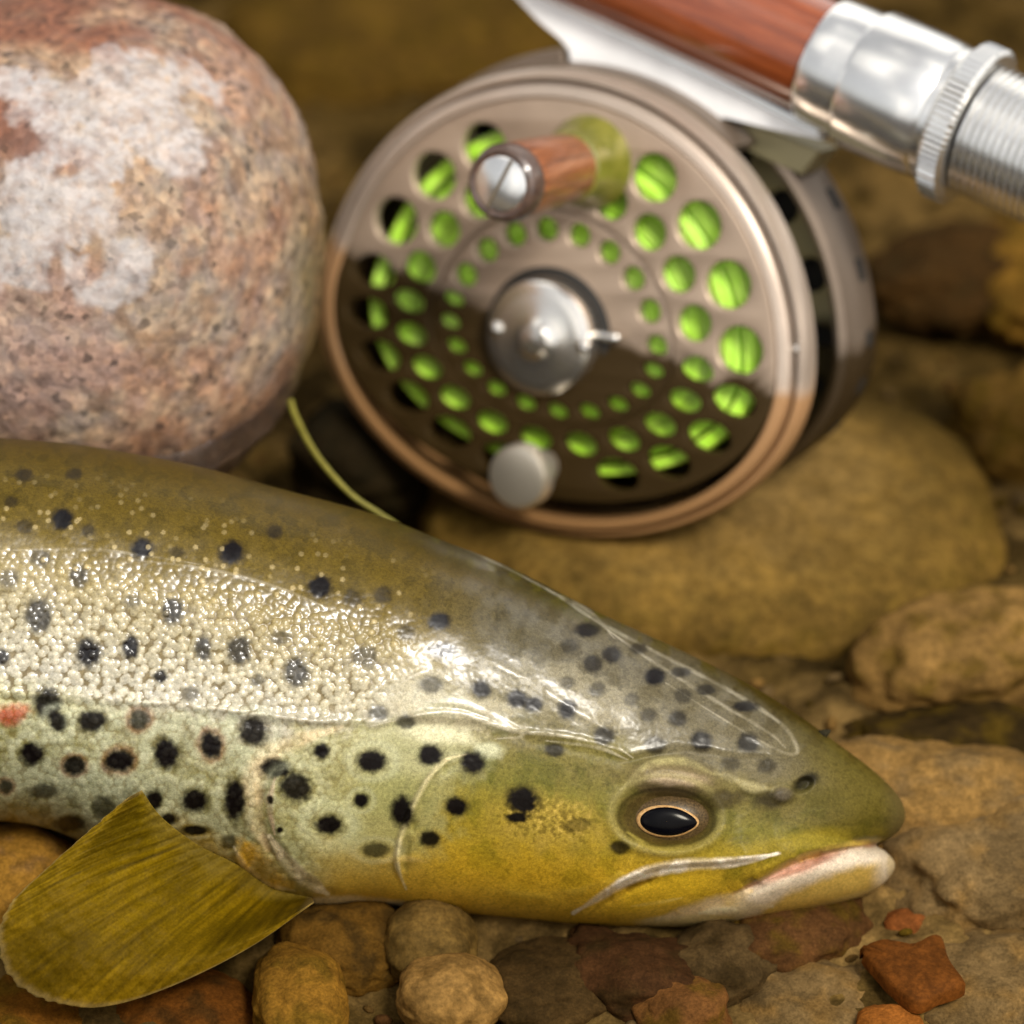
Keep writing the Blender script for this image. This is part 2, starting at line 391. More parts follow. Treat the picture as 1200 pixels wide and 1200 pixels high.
stone(800, 1185, -3.8, (.6, .6, .4), rgb(112, 76, 44), OLV, 4, .4, 103, .25, label='small orange streaked pebble at the bottom edge', cat='pebble', group=G)
stone(503, 1108, -3.55, (.62, .66, .55), rgb(112, 90, 50), rgb(70, 56, 30), 5, .2, 113, .12, 2.1, label='round tan pebble tucked close under the trout throat', cat='pebble', group=G, mat=M_smooth)
stone(527, 1168, -3.6, (.72, .62, .5), rgb(148, 116, 70), rgb(110, 84, 46), 5, 0, 123, .12, 2.1, label='round pale tan pebble at the bottom edge below another round pebble', cat='pebble', group=G, mat=M_smooth)
stone(352, 1172, -3.6, (.62, .9, .5), GOLD, OLV, 5, .1, 133, .15, label='golden yellow stone right of the pectoral fin', group=G)
stone(405, 1112, -3.75, (.8, .8, .5), rgb(104, 76, 30), DRK, 5, .4, 143, .2, label='golden brown stone under the gill of the trout', group=G)
stone(640, 1165, -3.95, (.95, .8, .45), rgb(70, 54, 32), DRK, 5, .1, 153, .2, label='dull brown stone right of the two round pebbles', group=G)
stone(50, 1195, -4.2, (.85, .9, .55), rgb(120, 78, 26), OLV, 5, .1, 163, .14, label='orange brown stone under the tip of the pectoral fin', group=G)
stone(215, 1195, -4.15, (1.0, .8, .5), rgb(108, 66, 24), DRK, 5, -.1, 173, .16, label='rust orange stone below the pectoral fin', group=G)
stone(10, 1035, -3.4, (.95, .9, .6), rgb(158, 118, 50), rgb(130, 100, 70), 5, 0, 183, .1, label='rounded golden brown stone shape standing in for another fin behind the pectoral fin at the left edge', group=G)  # stone shape built in place of the trout's second fin
stone(1042, 1205, -3.75, (.42, .36, .25), rgb(160, 100, 46), None, 4, 0, 193, .15, label='small bright orange pebble at the bottom edge', cat='pebble', group=G)
stone(1065, 1082, -3.75, (.33, .24, .15), rgb(140, 84, 46), None, 4, 0, 203, .15, label='small terracotta pebble above the terracotta shard', cat='pebble', group=G)
stone(1120, 330, -3.3, (1.3, 1.2, .6), rgb(66, 46, 22), DRK, 5, 0, 213, .3, label='dark brown stone on the bed right of the reel', group=G)
stone(1195, 330, -3.4, (.9, 1.5, .6), rgb(120, 90, 36), OLV, 5, 0, 223, .3, label='ochre stone at the right edge below the rod', group=G)
stone(1185, 500, -3.4, (.9, 1.2, .6), rgb(110, 84, 38), OLV, 5, 0, 233, .3, label='mossy ochre stone at the right edge level with the reel', group=G)
stone(500, 30, -3.9, (3.6, 2.4, .8), rgb(96, 74, 30), OLV, 5, .3, 243, .12, label='olive brown stone lying deep behind the reel', mat=M_smooth, group=G)
# terracotta shard: a flat broken slab
sh = [(1008, 1108), (1032, 1100), (1070, 1103), (1102, 1092), (1112, 1122), (1132, 1150), (1104, 1162), (1074, 1172), (1042, 1150), (1022, 1128)]
shc = catmull(sh + [sh[0]], 60)[:-1]
top = on_z(shc[:, 0], shc[:, 1], -3.3); ctr = top.mean(0)
V = np.vstack([ctr, ctr + (top - ctr) * .55, ctr + (top - ctr) * .93, top + [0, 0, -.05], top + [0, 0, -.22]])
V[:61, 2] += .03; V[:, 2] += (fbm(V, 2.5, 3, 4) - .5) * .1
n = 60; i = np.arange(n); F = [np.stack([np.zeros(n, int), 1 + i, 1 + (i + 1) % n], -1)]
for k in range(3): F.append(np.stack([1 + k * n + i, 1 + (k + 1) * n + i, 1 + (k + 1) * n + (i + 1) % n, 1 + k * n + (i + 1) % n], -1))
tag(mesh_obj('shard', V, F, M_smooth, cols=np.tile(rgb(112, 66, 26), (len(V), 1))), 'flat terracotta coloured shard lying on the silt', 'shard')
# fine gravel between the stones: one mass
gv, gf, gc = [], [], []
V2, F2 = ICO[2]; off = 0
for k in range(900):
    px, py = random.uniform(-80, 1280), random.choice([random.uniform(780, 1280), random.uniform(180, 800)])
    p = on_z(px, py, -3.0); z = bed_height(np.array([p[0]]), np.array([p[1]]))[0]
    p = on_z(px, py, z); r = random.uniform(.04, .11) * (1.6 if random.random() < .06 else 1)
    sc = np.array([r * random.uniform(.8, 1.5), r * random.uniform(.7, 1.2), r * random.uniform(.4, .8)])
    a_ = random.uniform(0, 6.28); rr = np.array([[math.cos(a_), math.sin(a_), 0], [-math.sin(a_), math.cos(a_), 0], [0, 0, 1]])
    Vk = (V2 * (1 + .35 * (fbm(V2 + k * 3.1, 1.2, 2, 1) - .5))[:, None] * sc) @ rr + p + [0, 0, r * .1]
    gv.append(Vk); gf.append(F2 + off); off += len(Vk)
    base = random.choice([TAN, TAN, GRY, GRY, GRY, OLV, RED]) * random.uniform(.55, .95)
    gc.append(np.tile(base, (len(Vk), 1)))
tag(mesh_obj('gravel', np.vstack(gv), np.vstack(gf), M_stone, origin=np.zeros(3), cols=np.vstack(gc)), 'fine silty gravel between the larger stones on the bed', 'gravel', kind='stuff')

# the granite boulder, half out of the water
V, F = ICO[6]; V = V.copy()
bm = bmesh.new(); bmesh.ops.create_icosphere(bm, subdivisions=7, radius=1)
V = np.array([v.co[:] for v in bm.verts]); F = np.array([[v.index for v in f.verts] for f in bm.faces], np.int32); bm.free()
pw = 2.2; V = V / ((np.abs(V) ** pw).sum(1) ** (1 / pw))[:, None]
V = V * (1 + .10 * (fbm(V, .9, 3, 77) - .5) + .03 * (fbm(V, 5, 4, 78) - .5) + .012 * (fbm(V, 22, 3, 79) - .5))[:, None]
BR = np.array([3.58, 3.6, 3.65]); ca, sa = math.cos(-.25), math.sin(-.25)
bc = on_z(80, 296, 1.3) 
Vb = (V * BR) @ np.array([[ca, sa, 0], [-sa, ca, 0], [0, 0, 1]]) + bc
pj = project(Vb); x, y = pj[:, 0], pj[:, 1]
nz1 = fbm(Vb, 1.1, 5, 5); nz2 = fbm(Vb, 3.5, 4, 6); nz3 = fbm(Vb, .6, 3, 8)
cb = np.tile(rgb(142, 135, 124), (len(Vb), 1))
def bl(mask, colr):
    global cb
    cb = cb + (np.asarray(colr) - cb) * np.asarray(mask)[:, None]
bl(sstep(.42, .66, nz3) * .7, rgb(152, 128, 102)); bl(sstep(.5, .66, nz2) * .5, rgb(188, 170, 146)); bl(sstep(.55, .7, fbm(Vb, 2.2, 4, 66)) * .6, rgb(120, 96, 76)); bl(sstep(.55, .35, nz1) * .45, rgb(150, 112, 92)); bl(sstep(.5, .3, nz2) * .35, rgb(150, 140, 138))
bl(sstep(130, 20, y + 160 * (nz1 - .5) + .22 * x) * .85, rgb(116, 74, 54))
bl(sstep(90, 20, np.hypot((x - 25) / 1.0, (y - 160) / .9) + 60 * (nz1 - .5)) * .8, rgb(112, 74, 58))
bl(sstep(120, 30, np.hypot((x - 20) / 1.4, (y - 410)) + 90 * (nz1 - .5)) * .45, rgb(160, 142, 140))
lich = np.zeros(len(Vb))
for cx, cy, rx, ry in ((150, 120, 85, 58), (190, 160, 50, 45), (60, 130, 40, 50), (110, 185, 60, 35), (50, 235, 85, 60), (105, 250, 48, 45), (135, 320, 46, 45), (35, 300, 50, 40), (150, 295, 40, 25), (15, 95, 25, 20)):
    d = np.hypot((x - cx) / rx, (y - cy) / ry) + .95 * (nz1 - .5) + .55 * (nz2 - .5)
    lich = np.maximum(lich, sstep(1.06, .9, d))
for cx, cy, rx, ry in ((78, 200, 17, 9), (25, 165, 20, 22), (66, 318, 10, 22), (112, 300, 12, 30)):
    lich *= 1 - .9 * sstep(1.15, .7, np.hypot((x - cx) / rx, (y - cy) / ry) + .7 * (nz2 - .5))
front = ((Vb - bc) @ BK > 0)
nz4 = fbm(Vb, 9, 3, 16); lich = lich * front * (.55 + .45 * sstep(.3, .55, nz2)) * (.7 + .3 * sstep(.35, .55, nz4))
bl(lich * .9, rgb(180, 179, 180))
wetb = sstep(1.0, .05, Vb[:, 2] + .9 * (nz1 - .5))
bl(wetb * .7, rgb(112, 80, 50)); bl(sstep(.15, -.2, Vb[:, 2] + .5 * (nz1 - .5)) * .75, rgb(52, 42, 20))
bl(sstep(320, 385, x + 40 * (nz1 - .5)) * sstep(140, 330, y) * .65, rgb(104, 96, 30))
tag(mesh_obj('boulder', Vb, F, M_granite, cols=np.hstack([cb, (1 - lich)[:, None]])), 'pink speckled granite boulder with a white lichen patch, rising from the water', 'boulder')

# ------------------------------------------------------------------ the fly reel
AX = np.array([-.932 * .491, -.363 * .491, .871]); AX /= np.linalg.norm(AX)
RN = RT * AX[0] + UP * AX[1] + BK * AX[2]                     # reel axle, towards the viewer
RC = np.array([0.5439, 4.57, -.3556])                         # middle of the spool face
_th = np.array([.932, -.363]); _th /= np.linalg.norm(_th)
_A = np.eye(2) - (1 - .8714) * np.outer(_th, _th)
def _e3(v):
    u, vv = v[0], -v[1]; return RT * u + UP * vv + BK * (-(AX[0] * u + AX[1] * vv) / AX[2])
EX, EY = _e3(_A[:, 0]), _e3(_A[:, 1]); R3 = 2.99
WK = .56                                                      # how shallow things look through the water
def sink(P, k=None):
    P = np.array(P, float); P[:, 2] = np.where(P[:, 2] < 0, P[:, 2] * (k or WK), P[:, 2]); return P
def reel_pt(r, ang, c):                                       # r in units of the outer hole circle
    r, ang, c = np.broadcast_arrays(np.asarray(r, float), np.asarray(ang, float), np.asarray(c, float))
    return RC + EX * (r * R3 * np.cos(ang))[..., None] + EY * (r * R3 * np.sin(ang))[..., None] + RN * c[..., None]
def on_reel_plane(px, py, c):
    d = ray(px, py); P0 = RC + RN * c
    return CAM + d * (((P0 - CAM) @ RN) / (d @ RN))[..., None]
def reel_uv(P): q = np.asarray(P) - RC; return q @ EX / R3, q @ EY / R3
base = np.array([RC[0], RC[1], -2.3])
reel = empty('fly_reel', base, 'bronze fly reel with round holes and bright green line, half sunk in the water', 'fishing reel')
def lathe(name, prof, mat, parent, ctr=None, n=160, closed=False, dosink=True, a0=0, a1=2 * math.pi):
    """prof: list of (r in cm, c in cm) round the axle through reel-plane point ctr (r,ang in reel units)."""
    pr = np.array(prof, float); full = abs(a1 - a0 - 2 * math.pi) < 1e-6
    a_ = np.linspace(a0, a1, n, endpoint=not full)
    o = RC if ctr is None else ctr
    V = o + (EX * np.cos(a_)[:, None])[:, None] * pr[None, :, 0, None] + (EY * np.sin(a_)[:, None])[:, None] * pr[None, :, 0, None] + RN * pr[None, :, 1, None]
    V = V.reshape(-1, 3)
    F = [grid_faces(n, len(pr), 0, full, closed)]
    if not full and closed:
        F = [F[0]]
    ob = mesh_obj(name, sink(V, .655 if name == 'spool_rim' else None) if dosink else V, F, mat, parent)
    return sharp(ob, 30)
def plate(name, r_out, holes, thick, c, mat, parent, r_in=None, bevel=.035, res=10):
    """A disc with real holes. holes: (r, ang, radius) in reel units / cm."""
    cu = bpy.data.curves.new(name, 'CURVE'); cu.dimensions = '2D'; cu.fill_mode = 'BOTH'; cu.extrude = thick / 2; cu.bevel_depth = bevel; cu.bevel_resolution = 2; cu.offset = -bevel
    def circ(cx, cy, r, n):
        sp = cu.splines.new('POLY'); sp.points.add(n - 1); sp.use_cyclic_u = True
        for k in range(n):
            t = 2 * math.pi * k / n; sp.points[k].co = (cx + r * math.cos(t), cy + r * math.sin(t), 0, 1)
    circ(0, 0, r_out, 180)
    if r_in: circ(0, 0, r_in, 90)
    for r, a_, hr in holes: circ(r * R3 * math.cos(a_), r * R3 * math.sin(a_), hr, 36)
    tmp = bpy.data.objects.new('tmp', cu); COL.objects.link(tmp); bpy.context.view_layer.update()
    dg = bpy.context.evaluated_depsgraph_get(); me = bpy.data.meshes.new_from_object(tmp.evaluated_get(dg))
    bpy.data.objects.remove(tmp)
    n = len(me.vertices); co = np.empty(n * 3, np.float32); me.vertices.foreach_get('co', co); co = co.reshape(-1, 3).astype(float)
    P = RC + EX * co[:, :1] + EY * co[:, 1:2] + RN * (co[:, 2:3] + c)
    me.vertices.foreach_set('co', ((sink(P) - origin_of(parent)) * S).astype(np.float32).ravel())
    bm = bmesh.new(); bm.from_mesh(me); bmesh.ops.remove_doubles(bm, verts=bm.verts, dist=1e-6)
    bmesh.ops.triangulate(bm, faces=[f for f in bm.faces if len(f.verts) > 4])
    bmesh.ops.recalc_face_normals(bm, faces=bm.faces)
    for f in bm.faces: f.smooth = True
    for e in bm.edges:
        if len(e.link_faces) == 2 and e.calc_face_angle(0) > math.radians(30): e.smooth = False
    bm.to_mesh(me); bm.free(); me.materials.clear()
    return link_mesh(name, me, mat, parent, origin_of(parent))
A18 = [math.radians(18 * k) for k in range(20)]
big = [(1.0, t, .345) for k, t in enumerate(A18) if k not in (15, 16, 5)]
mid = [(.778, t + math.radians(9), .262) for k, t in enumerate(A18) if k not in (15,)]
small = [(.556, t, .172) for t in A18]
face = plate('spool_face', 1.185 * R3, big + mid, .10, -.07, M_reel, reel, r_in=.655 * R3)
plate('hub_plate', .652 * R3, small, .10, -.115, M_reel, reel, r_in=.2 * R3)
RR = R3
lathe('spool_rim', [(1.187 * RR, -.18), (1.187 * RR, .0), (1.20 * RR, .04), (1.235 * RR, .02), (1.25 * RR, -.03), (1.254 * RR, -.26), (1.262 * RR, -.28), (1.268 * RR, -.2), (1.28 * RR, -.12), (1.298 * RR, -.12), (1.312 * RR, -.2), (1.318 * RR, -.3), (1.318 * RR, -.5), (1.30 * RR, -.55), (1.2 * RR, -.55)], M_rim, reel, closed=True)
# the line: windings seen through the holes
rad_l, c_l = [], []
V_all, F_all, off, L_all = [], [], 0, []
tt = np.linspace(0, 2 * np.pi, 120, endpoint=False); ph = np.linspace(0, 2 * np.pi, 10, endpoint=False)
for i_, r in enumerate([r for r in np.arange(.42, 1.045 * R3, .098) if abs(r - .945 * R3) > .05]):
    for lay in range(2):
        cc = -.33 - .11 * lay + random.uniform(-.02, .02); r_ = r + .045 * lay + random.uniform(-.012, .012); rr = .056
        wob = .012 * np.sin(tt * random.choice([1, 2, 3]) + random.uniform(0, 6))
        Rg = (r_ + wob)[:, None] + rr * np.cos(ph)[None]; Cg = cc + rr * np.sin(ph)[None] + 0 * Rg
        V = RC + EX * (Rg * np.cos(tt)[:, None])[..., None] + EY * (Rg * np.sin(tt)[:, None])[..., None] + RN * Cg[..., None]
        L_all.append(np.tile(np.full(3, random.choice([.6, .85, .95, 1., 1.])) * np.array([1., 1., 1.]), (1200, 1))); V_all.append(V.reshape(-1, 3)); F_all.append(grid_faces(120, 10, off, True, True)); off += 1200
mesh_obj('fly_line', sink(np.vstack(V_all)), np.vstack(F_all), M_line, reel, cols=np.vstack(L_all))
lathe('line_core', [(.3, -.58), (1.03 * R3, -.58), (1.03 * R3, -1.42), (.3, -1.42)], M_olive, reel, closed=True)
lathe('spool_flange', [(.3, -1.46), (1.02 * R3, -1.46), (1.05 * R3, -1.5), (1.05 * R3, -1.56), (.3, -1.56)], M_olive, reel, closed=True)
# frame: rear plate with holes, rear ring, pillars
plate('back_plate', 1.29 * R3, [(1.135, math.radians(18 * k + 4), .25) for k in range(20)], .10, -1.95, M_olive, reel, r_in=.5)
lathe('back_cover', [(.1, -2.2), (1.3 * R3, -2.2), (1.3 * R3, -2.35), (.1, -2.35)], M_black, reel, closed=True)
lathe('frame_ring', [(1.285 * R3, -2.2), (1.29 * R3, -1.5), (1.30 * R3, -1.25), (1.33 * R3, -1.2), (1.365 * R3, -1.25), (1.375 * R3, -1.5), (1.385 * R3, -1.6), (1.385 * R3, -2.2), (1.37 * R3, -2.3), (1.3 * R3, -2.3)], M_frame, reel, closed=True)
def arc_bar(name, r0, r1, c0, c1, a0, a1, mat, n=40):
    prof = [(r0 * R3, c0), (r1 * R3, c0), (r1 * R3, c1), (r0 * R3, c1)]
    a_ = np.linspace(a0, a1, n); pr = np.array(prof)
    V = RC + (EX * np.cos(a_)[:, None])[:, None] * pr[None, :, 0, None] + (EY * np.sin(a_)[:, None])[:, None] * pr[None, :, 0, None] + RN * pr[None, :, 1, None]
    F = [list(f) for f in grid_faces(n, 4, 0, False, True)] + [[3, 2, 1, 0], [4 * n - 4, 4 * n - 3, 4 * n - 2, 4 * n - 1]]
    return sharp(mesh_obj(name, sink(V.reshape(-1, 3)), F, mat, reel), 30)
arc_bar('pillar', 1.285, 1.335, -1.3, -.42, math.radians(-112), math.radians(-45), M_frame)
arc_bar('pillar', 1.285, 1.335, -1.3, -.42, math.radians(70), math.radians(95), M_frame)
arc_bar('pillar', 1.285, 1.335, -1.3, -.42, math.radians(165), math.radians(190), M_frame)
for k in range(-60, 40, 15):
    arc_bar('slot', 1.34, 1.392, -2.0, -1.82, math.radians(k), math.radians(k + 4.5), M_black, 8)  # black bars standing in for the dark of open slots
# foot: a tapering plate under the rod
def prism(name, px, c0, c1, mat, parent, bev=.04):
    p = np.array(px, float); f = on_reel_plane(p[:, 0], p[:, 1], c0); ctr = f.mean(0)
    d = (f - ctr); d = d / np.linalg.norm(d, axis=1)[:, None]
    n = len(p); V = np.vstack([f - d * bev, f - RN * bev, f + RN * (c1 - c0 + bev), f - d * bev + RN * (c1 - c0)])
    F = [list(range(n))[::-1], list(range(3 * n, 4 * n))]
    for k in range(3): F += [[k * n + i, k * n + (i + 1) % n, (k + 1) * n + (i + 1) % n, (k + 1) * n + i] for i in range(n)]
    o = mesh_obj(name, V, F, mat, parent); return sharp(o, 28)
prism('foot', [(470, -82), (560, -35), (600, -6), (630, 25), (655, 46), (664, 58), (667, 74), (668, 100), (720, 116), (775, 138), (818, 170), (836, 152), (848, 138), (905, 152), (962, 164), (958, 150), (650, -4), (480, -90)], -.85, -1.25, M_foot, reel)
prism('foot_edge', [(480, -92), (650, -6), (960, 150), (961, 159), (650, 6), (478, -82)], -.80, -1.32, M_chrome, reel)
prism('frame_bracket', [(560, 88), (600, 70), (640, 60), (660, 56), (662, 92), (610, 96)], -.9, -1.5, M_frame, reel)
prism('frame_bracket', [(838, 150), (850, 140), (905, 154), (962, 178), (940, 205), (900, 190), (862, 170)], -1.2, -1.9, M_olive, reel)
# hub cap
HC = on_reel_plane(628, 397, .38)
cap = lathe('hub_cap', [(.001, .10), (.2, .085), (.27, .03), (.36, .0), (.6, -.012), (.78, -.03), (.825, -.06), (.835, -.12), (.835, -.5)], M_polish, reel, ctr=HC, n=96, dosink=False)
for px, py in ((581, 385), (683, 406)):
    lathe('hub_pin', [(.001, .07), (.06, .06), (.105, .03), (.115, -.03)], M_polish, cap, ctr=on_reel_plane(px, py, .37), n=24, dosink=False)
lathe('hub_collar', [(.86, -.45), (.86, -.36), (.90, -.33), (.98, -.36), (1.0, -.5)], M_black, reel, ctr=HC, n=96, dosink=False, closed=True)
p0, p1 = on_reel_plane(703, 393, .1), on_reel_plane(724, 396, .1)
V, F = tube([p0 - (p1 - p0) * .6, p0, p0 + (p1 - p0) * .5, p1, p1 + (p1 - p0) * .15], [.06, .07, .075, .07, .02], 12); mesh_obj('release_latch', V, F, M_polish, reel)
# handle
HB = on_reel_plane(690, 190, 0.); HL = 2.72
hd = empty('handle', HB); hd.parent = reel; hd.location = Vector((HB - base) * S)
M_hw = m_wood('handle_rosewood', (.05, .016, .008), (.30, .10, .035), (.42, .17, .07), RN, .35, .3, 1.6)
M_olc = m_gloss('collar_green_reflection', (.12, .125, .01), (.22, .20, .03), .35, 4)  # green reflections put into the collar's base colour
hd_k = lathe('grip', [(.001, HL - .02), (.42, HL - .02), (.49, HL - .05), (.53, HL - .14), (.535, HL - .5), (.52, HL - 1.1), (.50, HL - 1.6), (.47, .5), (.001, .5)], M_hw, hd, ctr=HB, n=64, dosink=False)
lathe('end_cap', [(.40, HL - .01), (.45, HL + .015), (.505, HL - .03), (.545, HL - .15), (.547, HL - .26), (.53, HL - .27)], m_gloss('dark_end_grain', (.05, .028, .02), (.11, .065, .045), .4, 12), hd, ctr=HB, n=64, dosink=False)
lathe('collar', [(.47, .75), (.51, .7), (.53, .45), (.56, .3), (.66, .08), (.68, .0), (.68, -.04)], M_olc, hd, ctr=HB, n=64, dosink=False)
sc_ = lathe('screw', [(.001, HL + .03), (.33, HL + .03), (.385, HL + .0), (.40, HL - .06)], M_chrome, hd, ctr=HB, n=48, dosink=False)
q0 = HB + RN * (HL + .032); sd_ = EX * math.cos(math.radians(-58)) + EY * math.sin(math.radians(-58)); sp_ = np.cross(RN, sd_)
V = [q0 + sd_ * a_ + sp_ * b_ + RN * c_ for c_ in (-.02, .012) for a_, b_ in ((-.38, -.024), (.38, -.024), (.38, .024), (-.38, .024))]
mesh_obj('screw_slot', V, [[3, 2, 1, 0], [4, 5, 6, 7], [0, 1, 5, 4], [1, 2, 6, 5], [2, 3, 7, 6], [3, 0, 4, 7]], m_gloss('slot_brown', (.10, .075, .04), (.14, .1, .06), .4), hd, smooth=False)
# counterweight knob
KC = on_reel_plane(604, 560, 1.35)
lathe('counterweight', [(.001, .0), (.36, .0), (.43, -.025), (.465, -.09), (.465, -.30), (.43, -.34), (.25, -.36), (.25, -1.2)], M_knob, reel, ctr=KC, n=64, dosink=False)
q = on_reel_plane(935, 408, -.18)
lathe('rim_screw', [(.001, .06), (.05, .055), (.07, .02), (.07, -.1)], M_chrome, reel, ctr=q, n=20, dosink=False)

# ------------------------------------------------------------------ the rod
rd0, rd1 = on_reel_plane(676, -59, -1.1), on_reel_plane(1125, 141, -1.1)
RD = (rd1 - rd0) / np.linalg.norm(rd1 - rd0)
def rod_s(px, py): return (on_reel_plane(px, py, -1.1) - rd0) @ RD
rod = empty('fishing_rod', rd0 + RD * 3 + np.array([0, 0, -.8]), 'fishing rod butt with a polished red wood reel seat and bright metal locking rings', 'fishing rod')
RU = np.cross(RD, RN); RU /= np.linalg.norm(RU); RV = np.cross(RD, RU)
def turn(name, prof, mat, n=96, par=None):
    pr = np.array(prof, float); a_ = np.linspace(0, 2 * np.pi, n, endpoint=False)
    V = rd0 + RD * pr[None, :, 0, None] + (RU * np.cos(a_)[:, None] + RV * np.sin(a_)[:, None])[:, None] * pr[None, :, 1, None]
    o = mesh_obj(name, V.reshape(-1, 3), grid_faces(n, len(pr), 0, True, False), mat, par or rod); return sharp(o, 30)
M_rodw = m_wood('reel_seat_wood', (.17, .038, .012), (.27, .06, .016), (.36, .095, .028), RD, .16, 1.0, 1.2)
s1 = rod_s(966, 70)
turn('reel_seat', [(-6.0, .001), (-6.0, .80), (-5.9, .83), (s1 + .02, .83)], M_rodw)
turn('ferrule_ring', [(s1, .8), (s1, .90), (s1 + .05, .925), (s1 + .35, .925), (s1 + .66, .93), (s1 + .7, .9)], M_chrome)
turn('hood', [(s1 + .66, .85), (s1 + .66, .98), (s1 + .72, 1.01), (s1 + 1.55, 1.01), (s1 + 1.85, .99), (s1 + 1.92, .96), (s1 + 1.95, .99), (s1 + 2.05, .99), (s1 + 2.08, .95)], M_chrome)
# knurled locking ring: milled edge built tooth by tooth
n = 240; a_ = np.linspace(0, 2 * np.pi, n, endpoint=False); kr = 1.135 + .014 * np.sign(np.sin(a_ * 80))
pr = [(s1 + 2.10, .9), (s1 + 2.10, 1.08), (s1 + 2.15, 'k'), (s1 + 2.42, 'k'), (s1 + 2.47, 1.08), (s1 + 2.47, .9)]
V = np.stack([rd0 + RD * s_ + (RU * np.cos(a_)[:, None] + RV * np.sin(a_)[:, None]) * (kr if r_ == 'k' else np.full(n, r_))[:, None] for s_, r_ in pr], 1)
sharp(mesh_obj('locking_ring', V.reshape(-1, 3), grid_faces(n, len(pr), 0, True, False), M_chrome, rod), 30)
prof = [(s1 + 2.46, .86)]
for k in range(60):
    s_ = s1 + 2.5 + k * .115; prof += [(s_, .885), (s_ + .03, .935), (s_ + .065, .935), (s_ + .095, .885)]
turn('thread', prof + [(prof[-1][0] + .05, .001)], M_chrome)

# water climbing where it meets things: thin glassy rims
def rim_pts(pts, h): return on_z(pts[:, 0], pts[:, 1], h)
# wr = empty('water_edge', on_z(600, 500), 'thin glassy rim of water climbing the reel and boulder', 'water edge'); wr['kind'] = 'stuff'
# water climbing where it meets things: thin curved rims of the surface
def skirt(name, pts, out, h=.16, wd=.32, n=9):
    d_ = np.linspace(0, 1, n) ** 1.5; k = len(pts)
    tp = np.sin(np.pi * np.linspace(.03, .97, k)) ** .7
    V = pts[:, None] + (out * tp[:, None])[:, None] * (d_ * wd)[None, :, None]; V[..., 2] = (h * np.exp(-d_ * 4.0) - h * math.exp(-4.0))[None] * (.4 * tp + 1.0 * noise(np.stack([np.arange(k) * .09, np.zeros(k), np.zeros(k)], -1), 3) * tp)[:, None] + .002
    return mesh_obj(name, V.reshape(-1, 3), grid_faces(k, n), M_film, wr)
wr = empty('water_rim', on_z(600, 500), 'thin glassy rim of water creeping up the foot of the granite boulder', 'water rim'); wr['kind'] = 'stuff'
bz = Vb[np.abs(Vb[:, 2]) < .06]; ang = np.arctan2(bz[:, 1] - bc[1], bz[:, 0] - bc[0]); bins = np.linspace(-2.4, -.30, 72); pts_ = []
for a0_, a1_ in zip(bins[:-1], bins[1:]):
    q_ = bz[(ang >= a0_ - .03) & (ang < a1_ + .03)]
    if len(q_): pts_.append([*q_[:, :2].mean(0), 0.0])
pts_ = np.array(pts_); o_ = pts_ - np.array([bc[0], bc[1], 0]); o_ /= np.linalg.norm(o_, axis=1)[:, None]
skirt('rim', pts_ - o_ * .05, o_, .16, .6)
# line leader in the water
c_ = catmull([(340, 470), (348, 492), (372, 535), (410, 578), (445, 602), (470, 618)], 60)
zz = np.linspace(-.15, -.5, 60); V, F = tube(np.array([on_z(c_[k, 0], c_[k, 1], zz[k]) for k in range(60)]), np.linspace(.05, .036, 60), 10)
tag(mesh_obj('leader_line', V, F, m_gloss('olive_line', (.17, .15, .02), (.27, .24, .04), .35, 6)), 'olive green loose line in the water between boulder and trout', 'fishing line')

# ------------------------------------------------------------------ the trout
TOPC = [(-1950, 640), (-1700, 628), (-1200, 545), (-700, 500), (-300, 500), (-80, 506), (0, 513), (100, 522), (230, 546), (330, 573), (440, 603), (520, 634), (600, 666), (700, 717), (800, 763), (880, 803), (940, 841), (985, 874)]
BOTC = [(-1950, 780), (-1700, 792), (-1200, 900), (-700, 960), (-300, 972), (-80, 962), (0, 962), (60, 972), (120, 996), (200, 1014), (280, 1034), (340, 1056), (380, 1062), (430, 1058), (500, 1066), (600, 1075), (690, 1084), (760, 1086), (830, 1085), (900, 1077), (985, 1058)]
RIGC = [(985, 874), (1015, 896), (1040, 918), (1056, 938), (1061, 955), (1056, 970), (1045, 981), (1027, 990), (1038, 998), (1048, 1010), (1046, 1023), (1032, 1038), (1010, 1050), (985, 1058)]
def yx(c, x):
    p = catmull(c, 900); return np.interp(x, p[:, 0], p[:, 1])
xs = np.concatenate([np.linspace(-1950, -710, 50), np.linspace(-700, -120, 90), np.linspace(-113, -12, 36), np.linspace(-10, 905, 600), np.linspace(906.2, 985, 70)])
ns, nr = len(xs), 400
tau = np.linspace(0, 1, nr); tt = .55 * tau + .45 * (.5 - .5 * np.cos(np.pi * tau))
T, B = yx(TOPC, xs), yx(BOTC, xs)
rc = catmull(RIGC, 600); ln = np.concatenate([[0], np.cumsum(np.linalg.norm(np.diff(rc, axis=0), axis=1))]); ln /= ln[-1]
